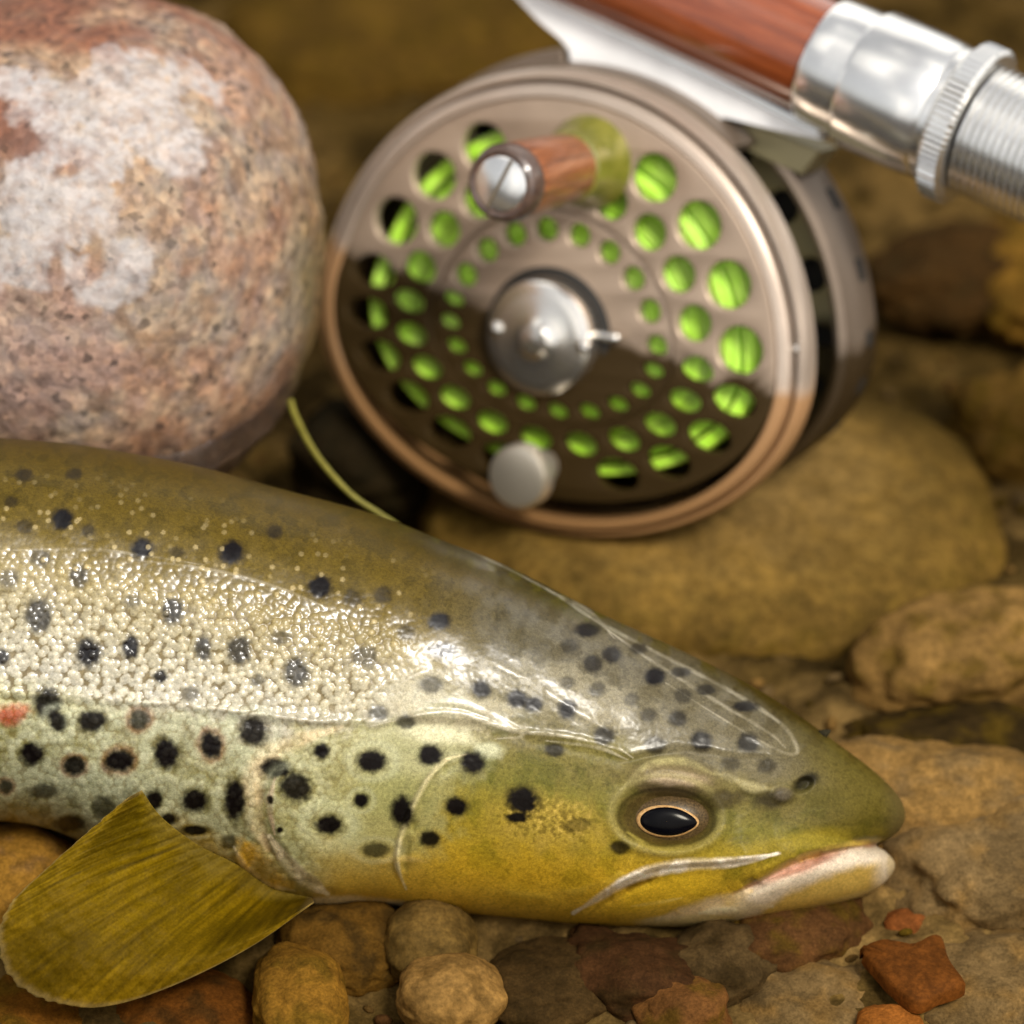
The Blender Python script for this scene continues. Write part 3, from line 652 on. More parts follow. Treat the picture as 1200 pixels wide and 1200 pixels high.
# rows reach the right end at the fitting share of the outline
Rx, Ry = np.interp(tt, ln, rc[:, 0]), np.interp(tt, ln, rc[:, 1])
bs = sstep(845, 985, xs) ** 1.3
PX = xs[None, :] + bs[None, :] * (Rx - 985)[:, None]
PYl = T[None] + (B - T)[None] * tt[:, None]
PY = PYl + bs[None] * (Ry - (874 + (1058 - 874) * tt))[:, None]
x, y = PX.ravel(), PY.ravel(); tg = np.repeat(tt, ns)
Wx = np.interp(xs, [-1950, -1700, -1200, -700, -300, 0, 300, 500, 700, 850, 950, 985], [.14, .3, 1.1, 1.9, 2.25, 2.3, 2.25, 2.1, 1.9, 1.6, 1.3, 1.15])
cap_ = np.sqrt(np.clip(1 - np.clip((xs - 860) / 125, 0, 1) ** 2.4, 0, 1))
f_ = np.clip(1 - np.abs(2 * tt - 1) ** 3.0, 0, 1) ** .53
Wf = (f_[:, None] * (Wx * cap_)[None])
wv = Wf.ravel().copy()
PC = 87.0                                                        # picture pixels per centimetre at the fish
FD = float(depth_of(on_z(200, 824))) + 2.25                      # depth of the fish's middle plane
P2 = np.stack([x, y, np.zeros_like(x)], -1)
n_f = fbm(P2, 1 / 6., 3, 1); n_m = fbm(P2, 1 / 22., 3, 2); n_l = fbm(P2, 1 / 80., 3, 3); n_l2 = fbm(P2, 1 / 30., 3, 33)
rng2 = np.arange(len(x))
main = x > -140
C_ = np.zeros((len(x), 3)); RG = np.full(len(x), .38); SPM = np.zeros(len(x))
def seg_dist(pts, n=60, smooth=True):
    c = catmull(pts, n) if smooth else np.array(pts, float)
    bb = (x > c[:, 0].min() - 70) & (x < c[:, 0].max() + 70) & (y > c[:, 1].min() - 70) & (y < c[:, 1].max() + 70)
    id_ = np.nonzero(bb)[0]; d = np.full(len(x), 1e3); sg = np.zeros(len(x)); al = np.zeros(len(x))
    best = np.full(len(id_), 1e3); bs_ = np.zeros(len(id_)); ba = np.zeros(len(id_))
    qx, qy = x[id_], y[id_]; m_ = len(c) - 1
    for k in range(m_):
        ax, ay = c[k]; ux, uy = c[k + 1] - c[k]; L2 = ux * ux + uy * uy + 1e-9
        t = np.clip(((qx - ax) * ux + (qy - ay) * uy) / L2, 0, 1); ex, ey = qx - ax - t * ux, qy - ay - t * uy
        dd = np.hypot(ex, ey); u = dd < best; best[u] = dd[u]; bs_[u] = np.sign(ux * ey - uy * ex)[u]; ba[u] = ((k + t) / m_)[u]
    d[id_] = best; sg[id_] = bs_; al[id_] = ba
    return d, sg, al
def bl(mask, colr):
    global C_
    C_ = C_ + (np.asarray(colr) - C_) * np.clip(mask, 0, 1)[:, None]
def ell(cx, cy, rx, ry, rot=0, nz=.0):
    c, s = math.cos(rot), math.sin(rot); ux, uy = x - cx, y - cy
    return np.hypot((ux * c + uy * s) / rx, (-ux * s + uy * c) / ry) + nz * (n_m - .5)
def ramp(t, stops):
    p = [s[0] for s in stops]; return np.stack([np.interp(t, p, [s[1][k] for s in stops]) for k in range(3)], -1)
# ground colours: back, silvery flank, belly; then head, cheek, snout
tn = tg + .05 * (n_m - .5)
body = ramp(tn, [(0, rgb(92, 72, 14)), (.12, rgb(106, 86, 24)), (.24, rgb(124, 104, 44)), (.33, rgb(160, 142, 92)), (.46, rgb(186, 174, 140)), (.60, rgb(198, 190, 168)), (.68, rgb(186, 180, 134)), (.78, rgb(170, 164, 104)), (.9, rgb(190, 190, 145)), (1, rgb(205, 175, 80))])
head = ramp(tn, [(0, rgb(84, 70, 22)), (.12, rgb(100, 90, 62)), (.35, rgb(124, 114, 84)), (.5, rgb(146, 134, 80)), (.62, rgb(152, 144, 66)), (.75, rgb(188, 164, 58)), (.88, rgb(222, 184, 56)), (1, rgb(236, 206, 108))])
hm = sstep(440, 600, x + .25 * (y - 800))
C_ = body + (head - body) * hm[:, None]
sn = sstep(905, 1010, x - .1 * (y - 950)); bl(sn * .85, rgb(112, 100, 36)); bl(sstep(35, 6, np.hypot(0, 0) + (1061 - x) + 0 * y) * .6, rgb(120, 108, 74))
# gill cover: pale above, golden below
op = sstep(1.15, .7, ell(420, 930, 118, 92, .1, .5)); bl(op * .8, rgb(196, 190, 128)); bl(sstep(1.1, .5, ell(490, 880, 90, 40, .1, .5)) * .7, rgb(214, 210, 160))
bl(sstep(1.1, .4, ell(460, 930, 60, 34, 0, .8)) * .5, rgb(176, 176, 112))
bl(sstep(975, 1035, y + 14 * (n_m - .5)) * sstep(340, 400, x) * sstep(880, 700, x) * .65, rgb(218, 176, 48))
bl(sstep(1.1, .3, ell(640, 965, 75, 40, .1, .7)) * .55, rgb(196, 168, 78))
bl(sstep(1.15, .5, ell(690, 880, 60, 22, -.1, .8)) * .35, rgb(150, 140, 60))
gl = sstep(1.0, .2, ell(645, 960, 80, 38, .15)) * sstep(.60, .72, n_f); gl2 = gl  # gold glints on the cheek, put in as colour
bl(sstep(.085, .02, tg + .02 * (n_m - .5)) * sstep(420, 520, x) * sstep(985, 930, x) * .85, rgb(70, 58, 8)); bl(sstep(.5, .62, n_m) * sstep(.06, .02, tg) * sstep(430, 520, x) * sstep(900, 800, x) * .5, rgb(122, 112, 20))
# sky reflection in the brow's water film, painted grey and pale into the skin
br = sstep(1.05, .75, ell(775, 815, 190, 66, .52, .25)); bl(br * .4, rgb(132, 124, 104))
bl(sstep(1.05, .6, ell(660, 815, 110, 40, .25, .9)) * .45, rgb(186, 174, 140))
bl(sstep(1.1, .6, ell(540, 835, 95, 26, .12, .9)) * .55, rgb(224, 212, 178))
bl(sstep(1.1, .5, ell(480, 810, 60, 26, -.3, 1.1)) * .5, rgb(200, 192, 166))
# freckled olive along the back
bl(sstep(.5, .68, n_m) * sstep(.34, .1, tg) * .5, rgb(66, 54, 14))

# flank below the water line: olive net with pale blue-grey islands
lo = sstep(822, 850, y + .02 * x) * sstep(330, 280, x); bl(lo * sstep(.42, .62, n_m) * .65, rgb(206, 206, 168)); bl(lo * sstep(.5, .3, n_m) * .45, rgb(128, 118, 56))
bl(sstep(1.1, .3, ell(110, 915, 120, 26, .1, .8)) * .5, rgb(200, 206, 178))
bl(sstep(1.1, .4, ell(15, 837, 24, 15, 0, .8)) * .85, rgb(190, 70, 40))
bl(sstep(1.15, .4, ell(235, 990, 75, 26, .55, .5)) * .75, rgb(196, 160, 44))
# skin dimmer than silver scales; bed-bounced light painted onto the lower head
C_ *= (.60 + .34 * sstep(.7, .98, tg) * sstep(300, 480, x) + .26 * sstep(.18, .4, tg) * sstep(845, 825, y) * sstep(640, 500, x))[:, None] + .12 * sstep(560, 760, x)[:, None] * sstep(.5, .4, tg)[:, None]
mott = sstep(.45, .7, n_l2) * sstep(440, 520, x) * sstep(.35, .5, tg) * sstep(1., .8, tg); C_ += (C_ * np.array([.66, .72, .6]) - C_) * (mott * .75)[:, None]
stp = sstep(.56, .72, n_f) * sstep(430, 500, x); C_ *= (1 - .28 * stp)[:, None]
# pale lines, and shadow lines painted into the grooves; each also has its own relief
disp = np.zeros(len(x))
def crease(pts, wd, colr=None, st=.8, h=0., hw=None, taper=True):
    d, sg, al = seg_dist(pts); wv_ = wd * (np.clip(np.sin(np.pi * np.clip(al, .02, .98)), .15, 1) ** .6 if taper else 1)
    if colr is not None: bl(sstep(1.5, .2, d / wv_ + .5 * (n_m - .5)) * st * (.55 + .9 * sstep(.35, .65, n_l2)), colr)
    if h: 
        global disp
        disp = disp + h * np.exp(-(d / ((hw or wd) * 1.0)) ** 2) * np.clip(np.minimum(al, 1 - al) * 8, 0, 1) * (.35 + .9 * sstep(.3, .65, n_l2))
    return d, sg, al
def step(pts, h, soft=7., reach=45.):
    """a plate edge: raised on the right-hand side of the path, falling away over reach"""
    global disp
    d, sg, al = seg_dist(pts); e = np.clip(np.minimum(al, 1 - al) * 6, 0, 1)
    sd = d * sg
    disp = disp + 1.7 * h * e * sstep(-soft, soft, sd) * np.exp(-np.clip(sd, 0, None) / reach) * sstep(66, 30, d)
PINK = rgb(226, 196, 168); PALE = rgb(232, 218, 190)
# rear edge of the gill cover, its skin border
edge = [(455, 846), (395, 862), (345, 884), (322, 908), (316, 940), (322, 975), (342, 1008), (374, 1036), (420, 1052)]
step([p for p in edge[::-1]], .05, 5, 70)
crease([(400, 852), (340, 872), (304, 896), (296, 930), (300, 965), (314, 995)], 13, rgb(206, 186, 146), .8, .03, 12)
crease([(330, 892), (310, 918), (306, 945), (312, 985), (330, 1012)], 5, rgb(96, 72, 40), .45, -.05, 6)  # shadow line painted along the gill opening
crease([(322, 912), (316, 942), (322, 978)], 4, PINK, .6, .0, 6)
crease([(316, 980), (338, 1012), (364, 1034), (384, 1048)], 8, PALE, 1, .05, 10)
crease([(274, 992), (286, 1014), (312, 1036), (346, 1044)], 4, PALE, .7, .05, 5)
crease([(282, 985), (300, 1015), (340, 1038)], 20, rgb(206, 158, 40), .6, .05, 22)
crease([(345, 1058), (400, 1056), (470, 1062), (540, 1070)], 7, PALE, .8)
# preopercle
step([(470, 1040), (464, 1005), (470, 970), (486, 935), (505, 905), (540, 886)], .05, 4, 60)
crease([(548, 884), (524, 890), (506, 906), (489, 934), (474, 967), (465, 1000), (467, 1020), (476, 1042)], 4, rgb(226, 212, 166), .9, .04, 4)
crease([(538, 892), (516, 904), (498, 936), (483, 968), (475, 1000), (478, 1024)], 7, rgb(120, 110, 44), .35, -.05, 6)
crease([(500, 1010), (470, 1006), (440, 1012)], 4, rgb(222, 196, 120), .5, .02, 8)
crease([(562, 1040), (640, 1050), (720, 1030), (752, 985)], 5, rgb(206, 176, 70), .35, .02, 8)
bl(gl2 * .6, rgb(224, 194, 104)); bl(sstep(1.15, .2, ell(650, 968, 95, 46, .15, .5)) * .35, rgb(196, 166, 76)); bl(sstep(1.0, .2, ell(640, 962, 90, 44, .15)) * sstep(.45, .32, n_f) * .5, rgb(70, 56, 20))
bl(sstep(1.1, .4, ell(520, 862, 60, 14, .1, .6)) * .7, rgb(220, 214, 178)); bl(sstep(1.1, .4, ell(575, 878, 22, 12, .1, .6)) * .6, rgb(222, 222, 190))
bl(sstep(1.2, .3, ell(390, 1000, 40, 22, .5, .6)) * .4, rgb(176, 150, 70)); bl(np.exp(-((ell(386, 967, 30, 26, .3, .3) - 1.0) / .35) ** 2) * .4, rgb(200, 204, 168))
# brow ridge and eye socket
sock = ell(781, 958, 62, 40, .05)
disp += -.13 * sstep(1.05, .55, sock) + .03 * np.exp(-((sock - 1.1) / .12) ** 2)
disp += .13 * sstep(1.1, .3, ell(787, 912, 64, 24, .08))
bl(sstep(1.2, .6, ell(786, 914, 58, 22, .08, .3)) * .8, rgb(112, 98, 72)); bl(sstep(1.1, .5, ell(795, 913, 42, 11, .06, .5)) * .7, rgb(170, 150, 128)); bl(sstep(1.1, .5, ell(765, 935, 40, 7, -.1, .4)) * .6, rgb(140, 124, 66))  # includes a pale highlight painted on the upper lid
bl(np.exp(-((ell(781, 954, 64, 46, .05) - 1.0) / .10) ** 2) * .55, rgb(150, 140, 92))
bl(sstep(1.1, .8, ell(781, 959, 58, 35, .05)) * .85, rgb(60, 46, 26)); bl(np.exp(-((ell(781, 958, 56, 34, .05) - 1.0) / .07) ** 2) * .6, rgb(30, 22, 12))
bl(sstep(1.1, .4, ell(850, 938, 34, 16, -.2, .6)) * .75, rgb(50, 40, 22))
crease([(728, 925), (758, 898), (800, 892), (838, 908)], 5, rgb(170, 160, 112), .6, .03, 6)
crease([(735, 975), (770, 996), (820, 990), (850, 968)], 5, rgb(150, 136, 66), .6, .03, 7)
crease([(838, 905), (880, 922), (905, 925)], 6, rgb(186, 176, 134), .45, .03, 8)
# nostril
bl(sstep(1.2, .5, ell(906, 936, 28, 12, -.15, .5)) * .9, rgb(50, 44, 30)); bl(sstep(1.25, .5, ell(943, 917, 20, 10, -.5, .4)) * .95, rgb(22, 20, 16))
disp += -.07 * sstep(1.1, .5, ell(941, 920, 14, 9, -.5)) + .05 * sstep(1.1, .3, ell(918, 932, 16, 12, 0))
bl(sstep(1.0, .5, ell(918, 930, 15, 11, 0, .3)) * .7, rgb(92, 84, 74))
bl(sstep(1.15, .3, ell(955, 984, 75, 15, -.12, .6)) * .55, rgb(164, 146, 50)); bl(sstep(1.2, .3, ell(850, 1000, 60, 12, -.1, .6)) * .4, rgb(170, 150, 50)); bl(sstep(1.1, .3, ell(960, 935, 50, 20, .2, .9)) * .35, rgb(84, 78, 30))
# mouth: lower jaw, lips, upper jaw bone
jaw = [(1040, 988), (1005, 992), (965, 1000), (930, 1011), (896, 1029), (858, 1048)]
inside = np.interp(x, [p[0] for p in jaw][::-1], [p[1] for p in jaw][::-1])
below = sstep(-2, 3, y - inside) * sstep(836, 892, x)
bl(below * .97, rgb(232, 220, 212))
bl(below * sstep(1.1, .4, ell(938, 1014, 64, 13, -.36, .3)) * .9, rgb(206, 158, 146))
bl(below * sstep(22, 36, (y - inside) + 8 * (n_m - .5) + .1 * (x - 960)) * sstep(1040, 1015, x) * .85, rgb(206, 172, 56))
bl(below * sstep(1074, 1084, y + .30 * (x - 900)) * .7, rgb(232, 216, 168))
bl(below * sstep(1.2, .7, (1052 - x) / 14 + .6 * (n_m - .5)) * .6, rgb(196, 176, 130))
step(jaw, .10, 3, 40); disp += -.09 * sstep(1.1, .3, ell(938, 1012, 62, 10, -.36)); disp += .10 * below * np.exp(-((y - inside - 20) / 14) ** 2) * sstep(1050, 1030, x)
crease(jaw, 6, rgb(150, 104, 84), .6, -.14, 7)
crease([(1046, 984), (1005, 988), (960, 999), (925, 1012), (890, 1032)], 5, rgb(206, 178, 90), .55, .05, 7)
crease([(880, 1044), (850, 1056), (815, 1066), (770, 1078)], 9, rgb(230, 206, 170), .75, -.03, 8)
crease([(905, 1062), (860, 1066), (820, 1070)], 7, rgb(240, 226, 200), .8, .02, 8)
bl(sstep(1.1, .6, ell(800, 1080, 60, 9, -.03, .4)) * .7, rgb(238, 222, 186))
bl(sstep(1.1, .5, ell(775, 1046, 75, 18, -.28, .4)) * .75, rgb(220, 184, 52))
maxi = [(912, 1000), (880, 1007), (840, 1012), (800, 1014), (768, 1019), (735, 1032), (705, 1050), (672, 1070)]
step(maxi, .07, 4, 50)
crease(maxi, 7, rgb(248, 238, 232), 1, .03, 5)
crease([(770, 1028), (738, 1040), (715, 1052), (690, 1072)], 5, rgb(120, 92, 22), .6, -.06, 6)
crease([(740, 1062), (770, 1058), (800, 1052)], 2.5, rgb(236, 210, 120), .5)
# skin ridges along the water film, with its bright reflections painted pale
FILM_SHEEN = rgb(216, 206, 182)
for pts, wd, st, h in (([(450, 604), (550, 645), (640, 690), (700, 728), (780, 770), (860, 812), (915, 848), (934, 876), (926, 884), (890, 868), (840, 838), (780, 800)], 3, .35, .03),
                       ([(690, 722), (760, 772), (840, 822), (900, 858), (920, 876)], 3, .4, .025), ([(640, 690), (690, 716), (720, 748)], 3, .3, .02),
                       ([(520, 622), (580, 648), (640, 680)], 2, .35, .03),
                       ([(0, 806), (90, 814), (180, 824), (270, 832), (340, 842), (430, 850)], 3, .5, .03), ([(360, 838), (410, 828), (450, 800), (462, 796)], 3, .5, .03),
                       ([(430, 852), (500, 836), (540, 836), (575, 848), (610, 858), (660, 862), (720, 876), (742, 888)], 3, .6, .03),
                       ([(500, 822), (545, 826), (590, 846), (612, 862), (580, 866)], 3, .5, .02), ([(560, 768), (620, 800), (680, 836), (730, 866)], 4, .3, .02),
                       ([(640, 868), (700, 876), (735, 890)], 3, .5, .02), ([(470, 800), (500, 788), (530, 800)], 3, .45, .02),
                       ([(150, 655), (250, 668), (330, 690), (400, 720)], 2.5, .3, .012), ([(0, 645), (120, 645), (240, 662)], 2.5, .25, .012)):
    crease(pts, wd * .8, FILM_SHEEN, st * .55, h * .45, wd * 1.3)
# black and red spots
SP = '''73 608 14 13 9;28 617 10 9 4;103 622 9 8 4;167 643 14 13 9;272 647 15 14 9;322 623 10 9 5;47 653 13 10 4;92 675 12 15 6;10 678 12 11 4;45 722 16 20 7;202 715 14 17 7;103 765 15 19 10;153 760 10 15 9;238 760 10 14 7;280 762 15 17 7;347 788 15 19 7;375 688 15 14 9;188 793 9 8 8;302 797 9 8 5;2 770 9 10 8;222 813 11 9 4;57 824 17 20 8;155 703 11 10 3;330 747 11 9 4;28 557 11 8 5;87 555 10 7 4;13 588 9 7 4;207 647 10 7 3;68 846 11 13 8;108 844 17 14 8;163 843 14 13 7;247 873 14 18 9;195 883 16 20 9;297 857 18 17 8;38 883 15 15 9;87 897 14 12 8;140 892 18 15 9;377 880 10 10 10;322 900 21 12 9;275 937 13 26 10;228 938 17 15 9;180 938 11 12 9;197 960 11 8 9;228 973 18 6 9;82 965 21 9 8;52 927 20 9 6;7 922 10 9 7;120 945 14 13 5;346 923 21 18 8;385 967 18 12 10;317 937 4 5 9;328 973 4 4 9;268 987 9 9 5;436 892 18 14 10;504 885 15 13 10;553 894 15 14 10;423 938 10 9 9;471 951 14 19 10;441 996 18 9 6;535 945 15 12 10;504 983 13 10 8;612 938 21 18 10;605 958 14 7 9;476 846 12 8 6;564 808 12 12 8;606 818 13 11 9;624 825 13 10 10;665 831 12 13 9;443 835 13 9 6;650 879 12 8 7;678 967 16 9 3;515 728 14 11 9;518 762 17 9 7;428 770 16 14 5;505 802 14 10 5;413 700 11 10 4;475 742 11 9 4;688 738 16 9 8;667 757 11 9 3;695 778 12 11 6;717 767 12 10 7;767 793 13 11 9;748 760 11 7 5;797 788 12 6 6;828 808 12 7 6;873 828 16 7 8;822 868 14 12 8;795 842 12 10 6;708 862 13 11 7;767 873 14 11 6;877 870 13 12 7;857 895 13 9 4;898 897 11 9 4;760 838 10 9 4;800 815 11 9 4;700 808 10 9 4;727 993 12 8 7;665 800 9 8 3;740 820 9 8 3;448 697 11 10 4'''
rs_ = random.Random(4); more = []
for k_ in range(900):
    cx = rs_.uniform(-1750, -22); u_ = rs_.uniform(.08, .92); cy = float(np.interp(cx, xs, T) * (1 - u_) + np.interp(cx, xs, B) * u_)
    if all((cx - a_) ** 2 + (cy - b_) ** 2 > 52 ** 2 for a_, b_ in more): more.append((cx, cy))
SP += ''.join(';%d %d %d %d %d' % (a_, b_, rs_.randint(11, 17), rs_.randint(11, 18), rs_.randint(5, 10)) for a_, b_ in more)
for i_, s_ in enumerate(SP.split(';')):
    cx, cy, rx, ry, st = [float(v) for v in s_.split()]
    id_ = np.nonzero((np.abs(x - cx) < 3 * rx + 8) & (np.abs(y - cy) < 3 * ry + 8))[0]
    d = np.hypot((x[id_] - cx) / rx, (y[id_] - cy) / ry) + .3 * (n_f[id_] - .5) + .3 * (n_m[id_] - .5)
    if cy > 835 and cx < 460:
        hk = np.exp(-((d - 1.55) / .34) ** 2) * .26; C_[id_] += (rgb(200, 202, 172) - C_[id_]) * hk[:, None]
    red = rgb(150, 52, 24) if (round(cx), round(cy)) in ((247, 873), (163, 843), (87, 897), (7, 922), (140, 892)) else None
    if red is not None:
        hk = np.exp(-((d - 1.0) / .3) ** 2) * .32; C_[id_] += (red - C_[id_]) * hk[:, None]
    k = sstep(1.32, .62, d) * min(1, .3 + st * .085); SPM[id_] = np.maximum(SPM[id_], k); C_[id_] += (rgb(16, 12, 12) - C_[id_]) * k[:, None]
# scales: each a small dome where the skin lies bare
sc_m = sstep(540, 440, x + .35 * (y - 700)) * sstep(.03, .3, tg) * (1 - .55 * sstep(805, 850, y + .02 * (200 - x))) * (x > -120)
id_ = np.nonzero(sc_m > .01)[0]; pit = 9.6
gx, gy = x[id_] / pit, y[id_] / (pit * .82)
best = np.full(len(id_), 9.0); bid = np.zeros(len(id_))
r0 = np.floor(gy).astype(int); 
for dr in (-1, 0, 1):
    row = r0 + dr; shf = .5 * (row & 1)
    c0 = np.floor(gx - shf).astype(int)
    for dc in (-1, 0, 1):
        cc = c0 + dc; z0 = np.zeros_like(cc)
        jx, jy, js = _h(cc, row, z0, 5), _h(cc, row, z0, 6), _h(cc, row, z0, 7)
        dx = gx - (cc + .5 + shf + .78 * (jx - .5)); dy = (gy - (row + .5 + .78 * (jy - .5))) * .82
        dd = np.hypot(dx, dy); u = dd < best; best[u] = dd[u]; bid[u] = js[u]
dome = np.clip(1 - (best / .56) ** 2, 0, 1)
big_ = .35 + .65 * sstep(.12, .42, tg[id_])
disp[id_] += sc_m[id_] * (.019 * dome * (.5 + 1.0 * bid)) * (.45 + .55 * sstep(640, 740, y[id_] - .12 * (x[id_] - 200))) * big_
pale = (1 - .9 * SPM[id_]) * (.35 + .65 * sstep(640, 720, y[id_])) * sc_m[id_] * sstep(.2, .8, dome) * (.15 + .5 * bid) * sstep(.2, .5, tg[id_]); C_[id_] += (rgb(226, 216, 190) - C_[id_]) * pale[:, None] * .4
gap = (1 - SPM[id_]) * (.3 + .7 * sstep(650, 730, y[id_])) * sc_m[id_] * sstep(.25, 0., dome) * sstep(.15, .4, tg[id_]); C_[id_] += (rgb(104, 86, 44) - C_[id_]) * gap[:, None] * .85
C_[id_] *= (1 - .2 * sc_m[id_] * sstep(.7, .1, bid))[:, None]
spk = sc_m[id_] * sstep(.55, .85, dome) * sstep(.84, .94, bid) * sstep(.42, .3, tg[id_]); C_[id_] += (rgb(206, 184, 132) - C_[id_]) * spk[:, None] * .5  # tiny bright glints painted on a few back scales
RG[id_] = .38 - .12 * sc_m[id_]
# grain
C_ *= (.86 + .28 * n_f)[:, None] * (.92 + .16 * n_m)[:, None]
C_ = np.clip(C_, .003, .92)
disp += .012 * (n_m - .5) + .004 * (n_f - .5)
fl_lo = np.interp(x, [-3000, -80, 0, 200, 340, 430, 500, 560, 610, 660, 740, 800, 860, 930, 960, 1100], [800, 812, 812, 826, 842, 848, 838, 846, 858, 866, 884, 872, 880, 886, 860, 800])
fl_hi = np.interp(x, [-3000, 430, 450, 550, 640, 700, 780, 860, 915, 934, 1100], [-900, 560, 604, 645, 690, 728, 770, 812, 846, 872, 900])
jit = 5 * (n_l2 - .5) + 4 * (n_m - .5)
GLS = (.04 + .96 * np.maximum(sstep(.12, .34, tg), sstep(480, 620, x))) * (1 - .45 * sstep(520, 680, x)) * (.25 + 1.0 * sstep(.3, .7, n_l2)) * sstep(-3, 3, fl_lo - y + jit) * sstep(-3, 3, y - fl_hi + jit)
disp += (.035 - .02 * sstep(380, 470, x)) * np.exp(-((fl_lo - y + jit - 1) / 6) ** 2) * (x < 960) * (x > -130) - .02 * np.exp(-((fl_lo - y + jit + 8) / 8) ** 2) * (x < 900)
edge_f = np.clip(Wf.ravel() / .6, 0, 1)
wv = np.clip(wv + disp * edge_f, 0, None)
Vf = at_depth(x, y, FD - wv)
# far side, coarser: same outline, a little flatter
nb = 26; tb = .5 - .5 * np.cos(np.pi * np.linspace(0, 1, nb)); rows = np.searchsorted(tt, tb).clip(0, nr - 1); rows[0], rows[-1] = 0, nr - 1
bi = (rows[:, None] * ns + np.arange(ns)[None]).ravel()
Vb2 = at_depth(x[bi], y[bi], FD + .8 * Wf.ravel()[bi])
Cb2 = C_[bi]
front_f = grid_faces(nr, ns)[:, ::-1]; back_f = grid_faces(nb, ns, len(x))
# close tail end
Vall = np.vstack([Vf, Vb2]); trout_base = np.array([on_z(500, 900, 0)[0], on_z(500, 900, 0)[1], -3.2])
fish = mesh_obj('trout', Vall, np.vstack([front_f, back_f]), M_fish, origin=trout_base, cols=np.hstack([np.vstack([C_, Cb2]), np.concatenate([RG, RG[bi]])[:, None]]))
ga = fish.data.attributes.new('gloss', 'FLOAT', 'POINT'); ga.data.foreach_set('value', np.concatenate([GLS, GLS[bi] * 0 + .2]).astype(np.float32))
bm = bmesh.new(); bm.from_mesh(fish.data); bmesh.ops.remove_doubles(bm, verts=bm.verts, dist=2e-6); bmesh.ops.recalc_face_normals(bm, faces=bm.faces); bm.to_mesh(fish.data); bm.free()
tag(fish, 'spotted golden brown trout lying half out of shallow water, snout to the right', 'trout')
Wi = wv.reshape(nr, ns)
def skin_w(px, py):
    k = np.argmin((x - px) ** 2 + (y - py) ** 2); return wv[k]
# eye
def dome_part(name, cx, cy, rx, ry, w0, h, mat, parent, rot=0., point=0., n=48, m_=14):
    a_ = np.linspace(0, 2 * np.pi, n, endpoint=False); r_ = np.sin(np.linspace(0.02, np.pi / 2, m_)); c, s = math.cos(rot), math.sin(rot)
    ux = np.outer(r_, np.cos(a_)) * rx * (1 + point * np.clip(np.cos(a_), 0, 1) ** 6)[None]; uy = np.outer(r_, np.sin(a_)) * ry
    pw_ = w0 + h * np.sqrt(np.clip(1 - r_ ** 2, 0, 1))
    V = at_depth((cx + ux * c - uy * s).ravel(), (cy + ux * s + uy * c).ravel(), (FD - np.repeat(pw_, n)))
    F = [grid_faces(m_, n, 0, False, True)[:, ::-1]]
    return mesh_obj(name, V, F, mat, parent)
ew = skin_w(781, 960)
M_iris = m_gloss('eye_iris', (.03, .019, .009), (.14, .09, .04), .35, 40, 0, .1, .25)
M_gold = m_gloss('eye_ring', (.50, .27, .10), (.85, .55, .27), .4, 25, .2, .1)
M_pup = m_gloss('eye_pupil', (.002, .002, .004), (.003, .003, .005), .15, 10, 0, .0, .12)
eye = dome_part('eye', 781, 959, 54, 32, ew - .10, .22, M_iris, fish, .04)
dome_part('iris_ring', 780, 962, 34.5, 19.4, ew + .065, .09, M_gold, eye, .05, .14)
dome_part('pupil', 781, 962.5, 31, 16.8, ew + .105, .075, M_pup, eye, .05, .16)
k_ = [at_depth(np.array([a_]), np.array([b_]), FD - c_)[0] for a_, b_, c_ in ((957, 864, .35), (966, 860, .45), (973, 856, .5))]
V, F = tube(k_, [.09, .06, .015], 10); mesh_obj('nostril_flap', V, F, m_gloss('dark_skin', (.02, .018, .012), (.04, .035, .02), .7, 20, 0, .0, .05), fish)
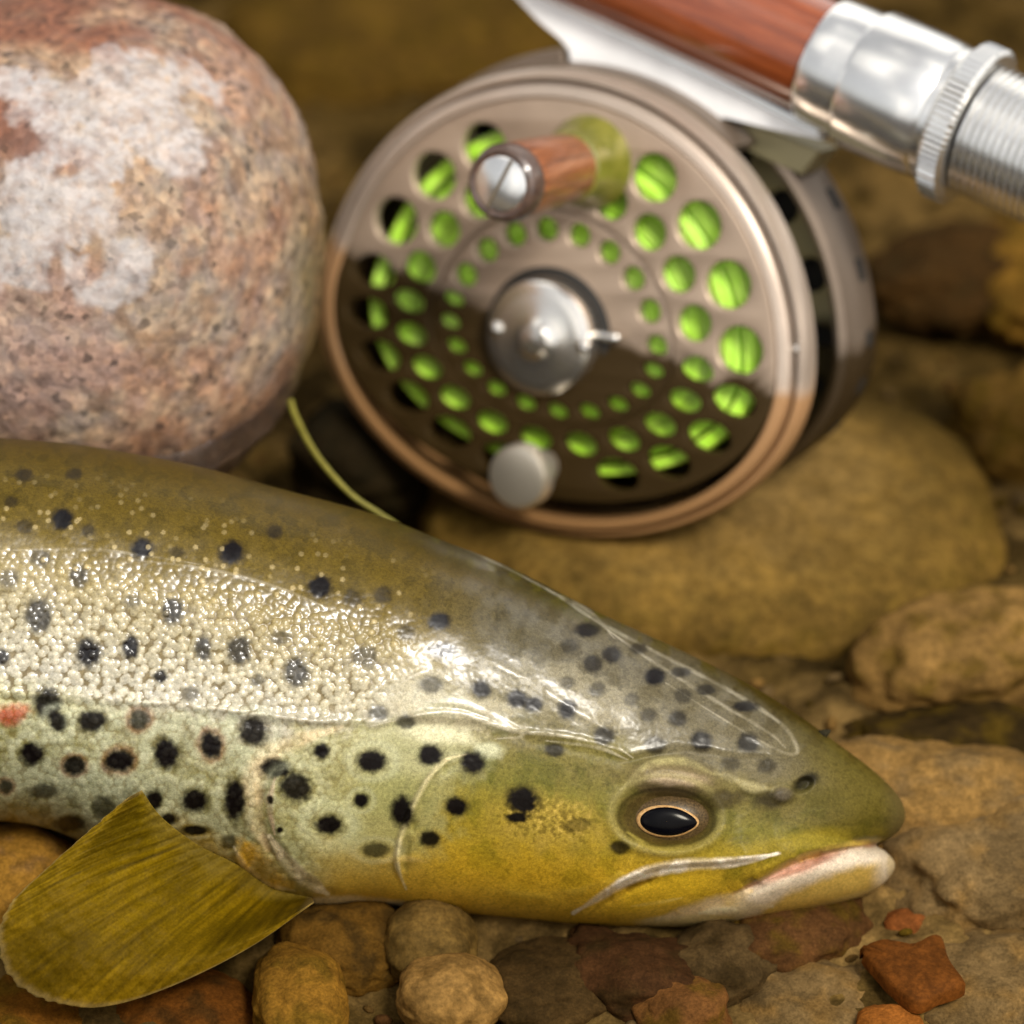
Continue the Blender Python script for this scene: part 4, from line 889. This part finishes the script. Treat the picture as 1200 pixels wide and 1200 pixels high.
# pectoral fin: a rayed sheet
def fin(name, root, edge, w_root, w_edge, nrays, mat, cin, cout, cedge, bend=0., nt_=300, nrad=110, root_c=(.3, .22, .04), rag=0.):
    r_ = catmull(root, nt_); e_ = catmull(edge, nt_)
    rho = np.linspace(0, 1, nrad); tau_ = np.linspace(0, 1, nt_)
    e_ = e_ + rag * (fbm(np.stack([tau_ * 60, 0 * tau_, 0 * tau_], -1), 1, 3, 5)[:, None] - .5) * 2 * (e_ - r_) / np.linalg.norm(e_ - r_, axis=1)[:, None] * sstep(.75, .5, tau_)[:, None]
    nrm = np.stack([-(e_ - r_)[:, 1], (e_ - r_)[:, 0]], -1)
    G = r_[None] + (e_ - r_)[None] * rho[:, None, None] + nrm[None] * (bend * np.sin(np.pi * rho))[:, None, None] * np.sin(np.pi * tau_ * .9 + .2)[None, :, None]
    gx, gy = G[..., 0].ravel(), G[..., 1].ravel(); T_ = np.tile(tau_, nrad); R_ = np.repeat(rho, nt_)
    p3 = np.stack([T_ * 18, R_ * 3, 0 * R_], -1); nz = fbm(p3, 1, 3, 4); p4 = np.stack([gx, gy, 0 * gx], -1); n4 = fbm(p4, .05, 4, 8); n5 = fbm(p4, .2, 3, 9)
    ph_ = T_ * nrays * 2 * np.pi + 2.6 * (fbm(np.stack([T_ * 5, R_ * 1.5, 0 * R_], -1), 1, 3, 14) - .5) * 2
    rid = (.5 + .5 * np.cos(ph_)) ** .7; split = (.5 + .5 * np.cos(2 * ph_ + .8)) ** .7
    rid = rid * (1 - sstep(.35, .75, R_)) + sstep(.35, .75, R_) * (.45 * rid + .55 * split)
    strk = fbm(np.stack([T_ * 75, R_ * 2.4, 0 * R_], -1), 1, 4, 15); amp = sstep(.25, .6, fbm(np.stack([T_ * 4, R_ * 2, 0 * R_], -1), 1, 3, 17))
    if w_root is None:
        w_root = np.array([skin_w(*q_) for q_ in r_[::6]]); w_root = np.interp(np.arange(nt_), np.arange(0, nt_, 6), w_root); w_root = np.convolve(np.pad(w_root, 12, mode='edge'), np.ones(25) / 25, 'valid'); w_root = np.tile(w_root + .03, nrad)
    w_ = w_root + (w_edge - w_root) * sstep(0, .8, R_) + .16 * np.sin(np.pi * R_) * np.sin(np.pi * T_) + .016 * rid * (1 - .5 * R_) + .07 * (n4 - .5)
    c = np.asarray(cin) + (np.asarray(cout) - np.asarray(cin)) * np.clip(R_ + .7 * (n4 - .5), 0, 1)[:, None]
    c = c * (.52 + .42 * rid * amp + .95 * (strk - .3) * (.5 + .5 * amp) + .2 * (n5 - .5)).clip(.2, 1.6)[:, None]
    c = c + (np.asarray(root_c) - c) * (sstep(.16, 0, R_ + .12 * (n4 - .5)) * .6)[:, None]
    rimm = np.maximum(sstep(.955, .995, R_), np.maximum(sstep(.965, .995, T_), sstep(.03, .005, T_) * .8)); c = c + (np.asarray(cedge) - c) * (rimm * .4)[:, None]
    Vt = at_depth(gx, gy, FD - w_); th_ = (.05 * (1 - R_ ** 2) + .008); Vu = at_depth(gx, gy, FD - w_ + th_)
    N = nrad * nt_; F = [grid_faces(nrad, nt_), grid_faces(nrad, nt_, N)[:, ::-1]]
    loop = np.concatenate([np.arange(nt_), np.arange(1, nrad) * nt_ + nt_ - 1, (nrad - 1) * nt_ + np.arange(nt_ - 2, -1, -1), np.arange(nrad - 2, 0, -1) * nt_])
    l2 = np.roll(loop, -1); F.append(np.stack([loop, loop + N, l2 + N, l2], -1))
    return mesh_obj(name, np.vstack([Vt, Vu]), F, mat, fish, cols=np.vstack([c, c]))
fin('pectoral_fin', [(166, 926), (190, 958), (232, 990), (276, 1012), (318, 1040), (366, 1052)], [(148, 936), (104, 974), (52, 1020), (10, 1062), (-2, 1105), (16, 1150), (62, 1174), (120, 1180), (196, 1158), (290, 1112), (368, 1058)],
    None, 2.2, 18, M_fin, rgb(140, 116, 8), rgb(146, 118, 18), rgb(180, 160, 120), .03, rag=4.)
fin('tail_fin', [(-1930, 640), (-1935, 710), (-1930, 782)], [(-2300, 520), (-2230, 700), (-2300, 900)], 0.0, 0.0, 14, M_fin, rgb(110, 92, 30), rgb(120, 100, 40), rgb(120, 100, 60), 0, 80, 30)
fin('dorsal_fin', [(-1000, 530), (-800, 510), (-600, 500)], [(-1060, 470), (-900, 380), (-680, 350)], 0.1, -.5, 12, M_fin, rgb(110, 92, 30), rgb(120, 100, 40), rgb(120, 100, 60), 0, 80, 30)
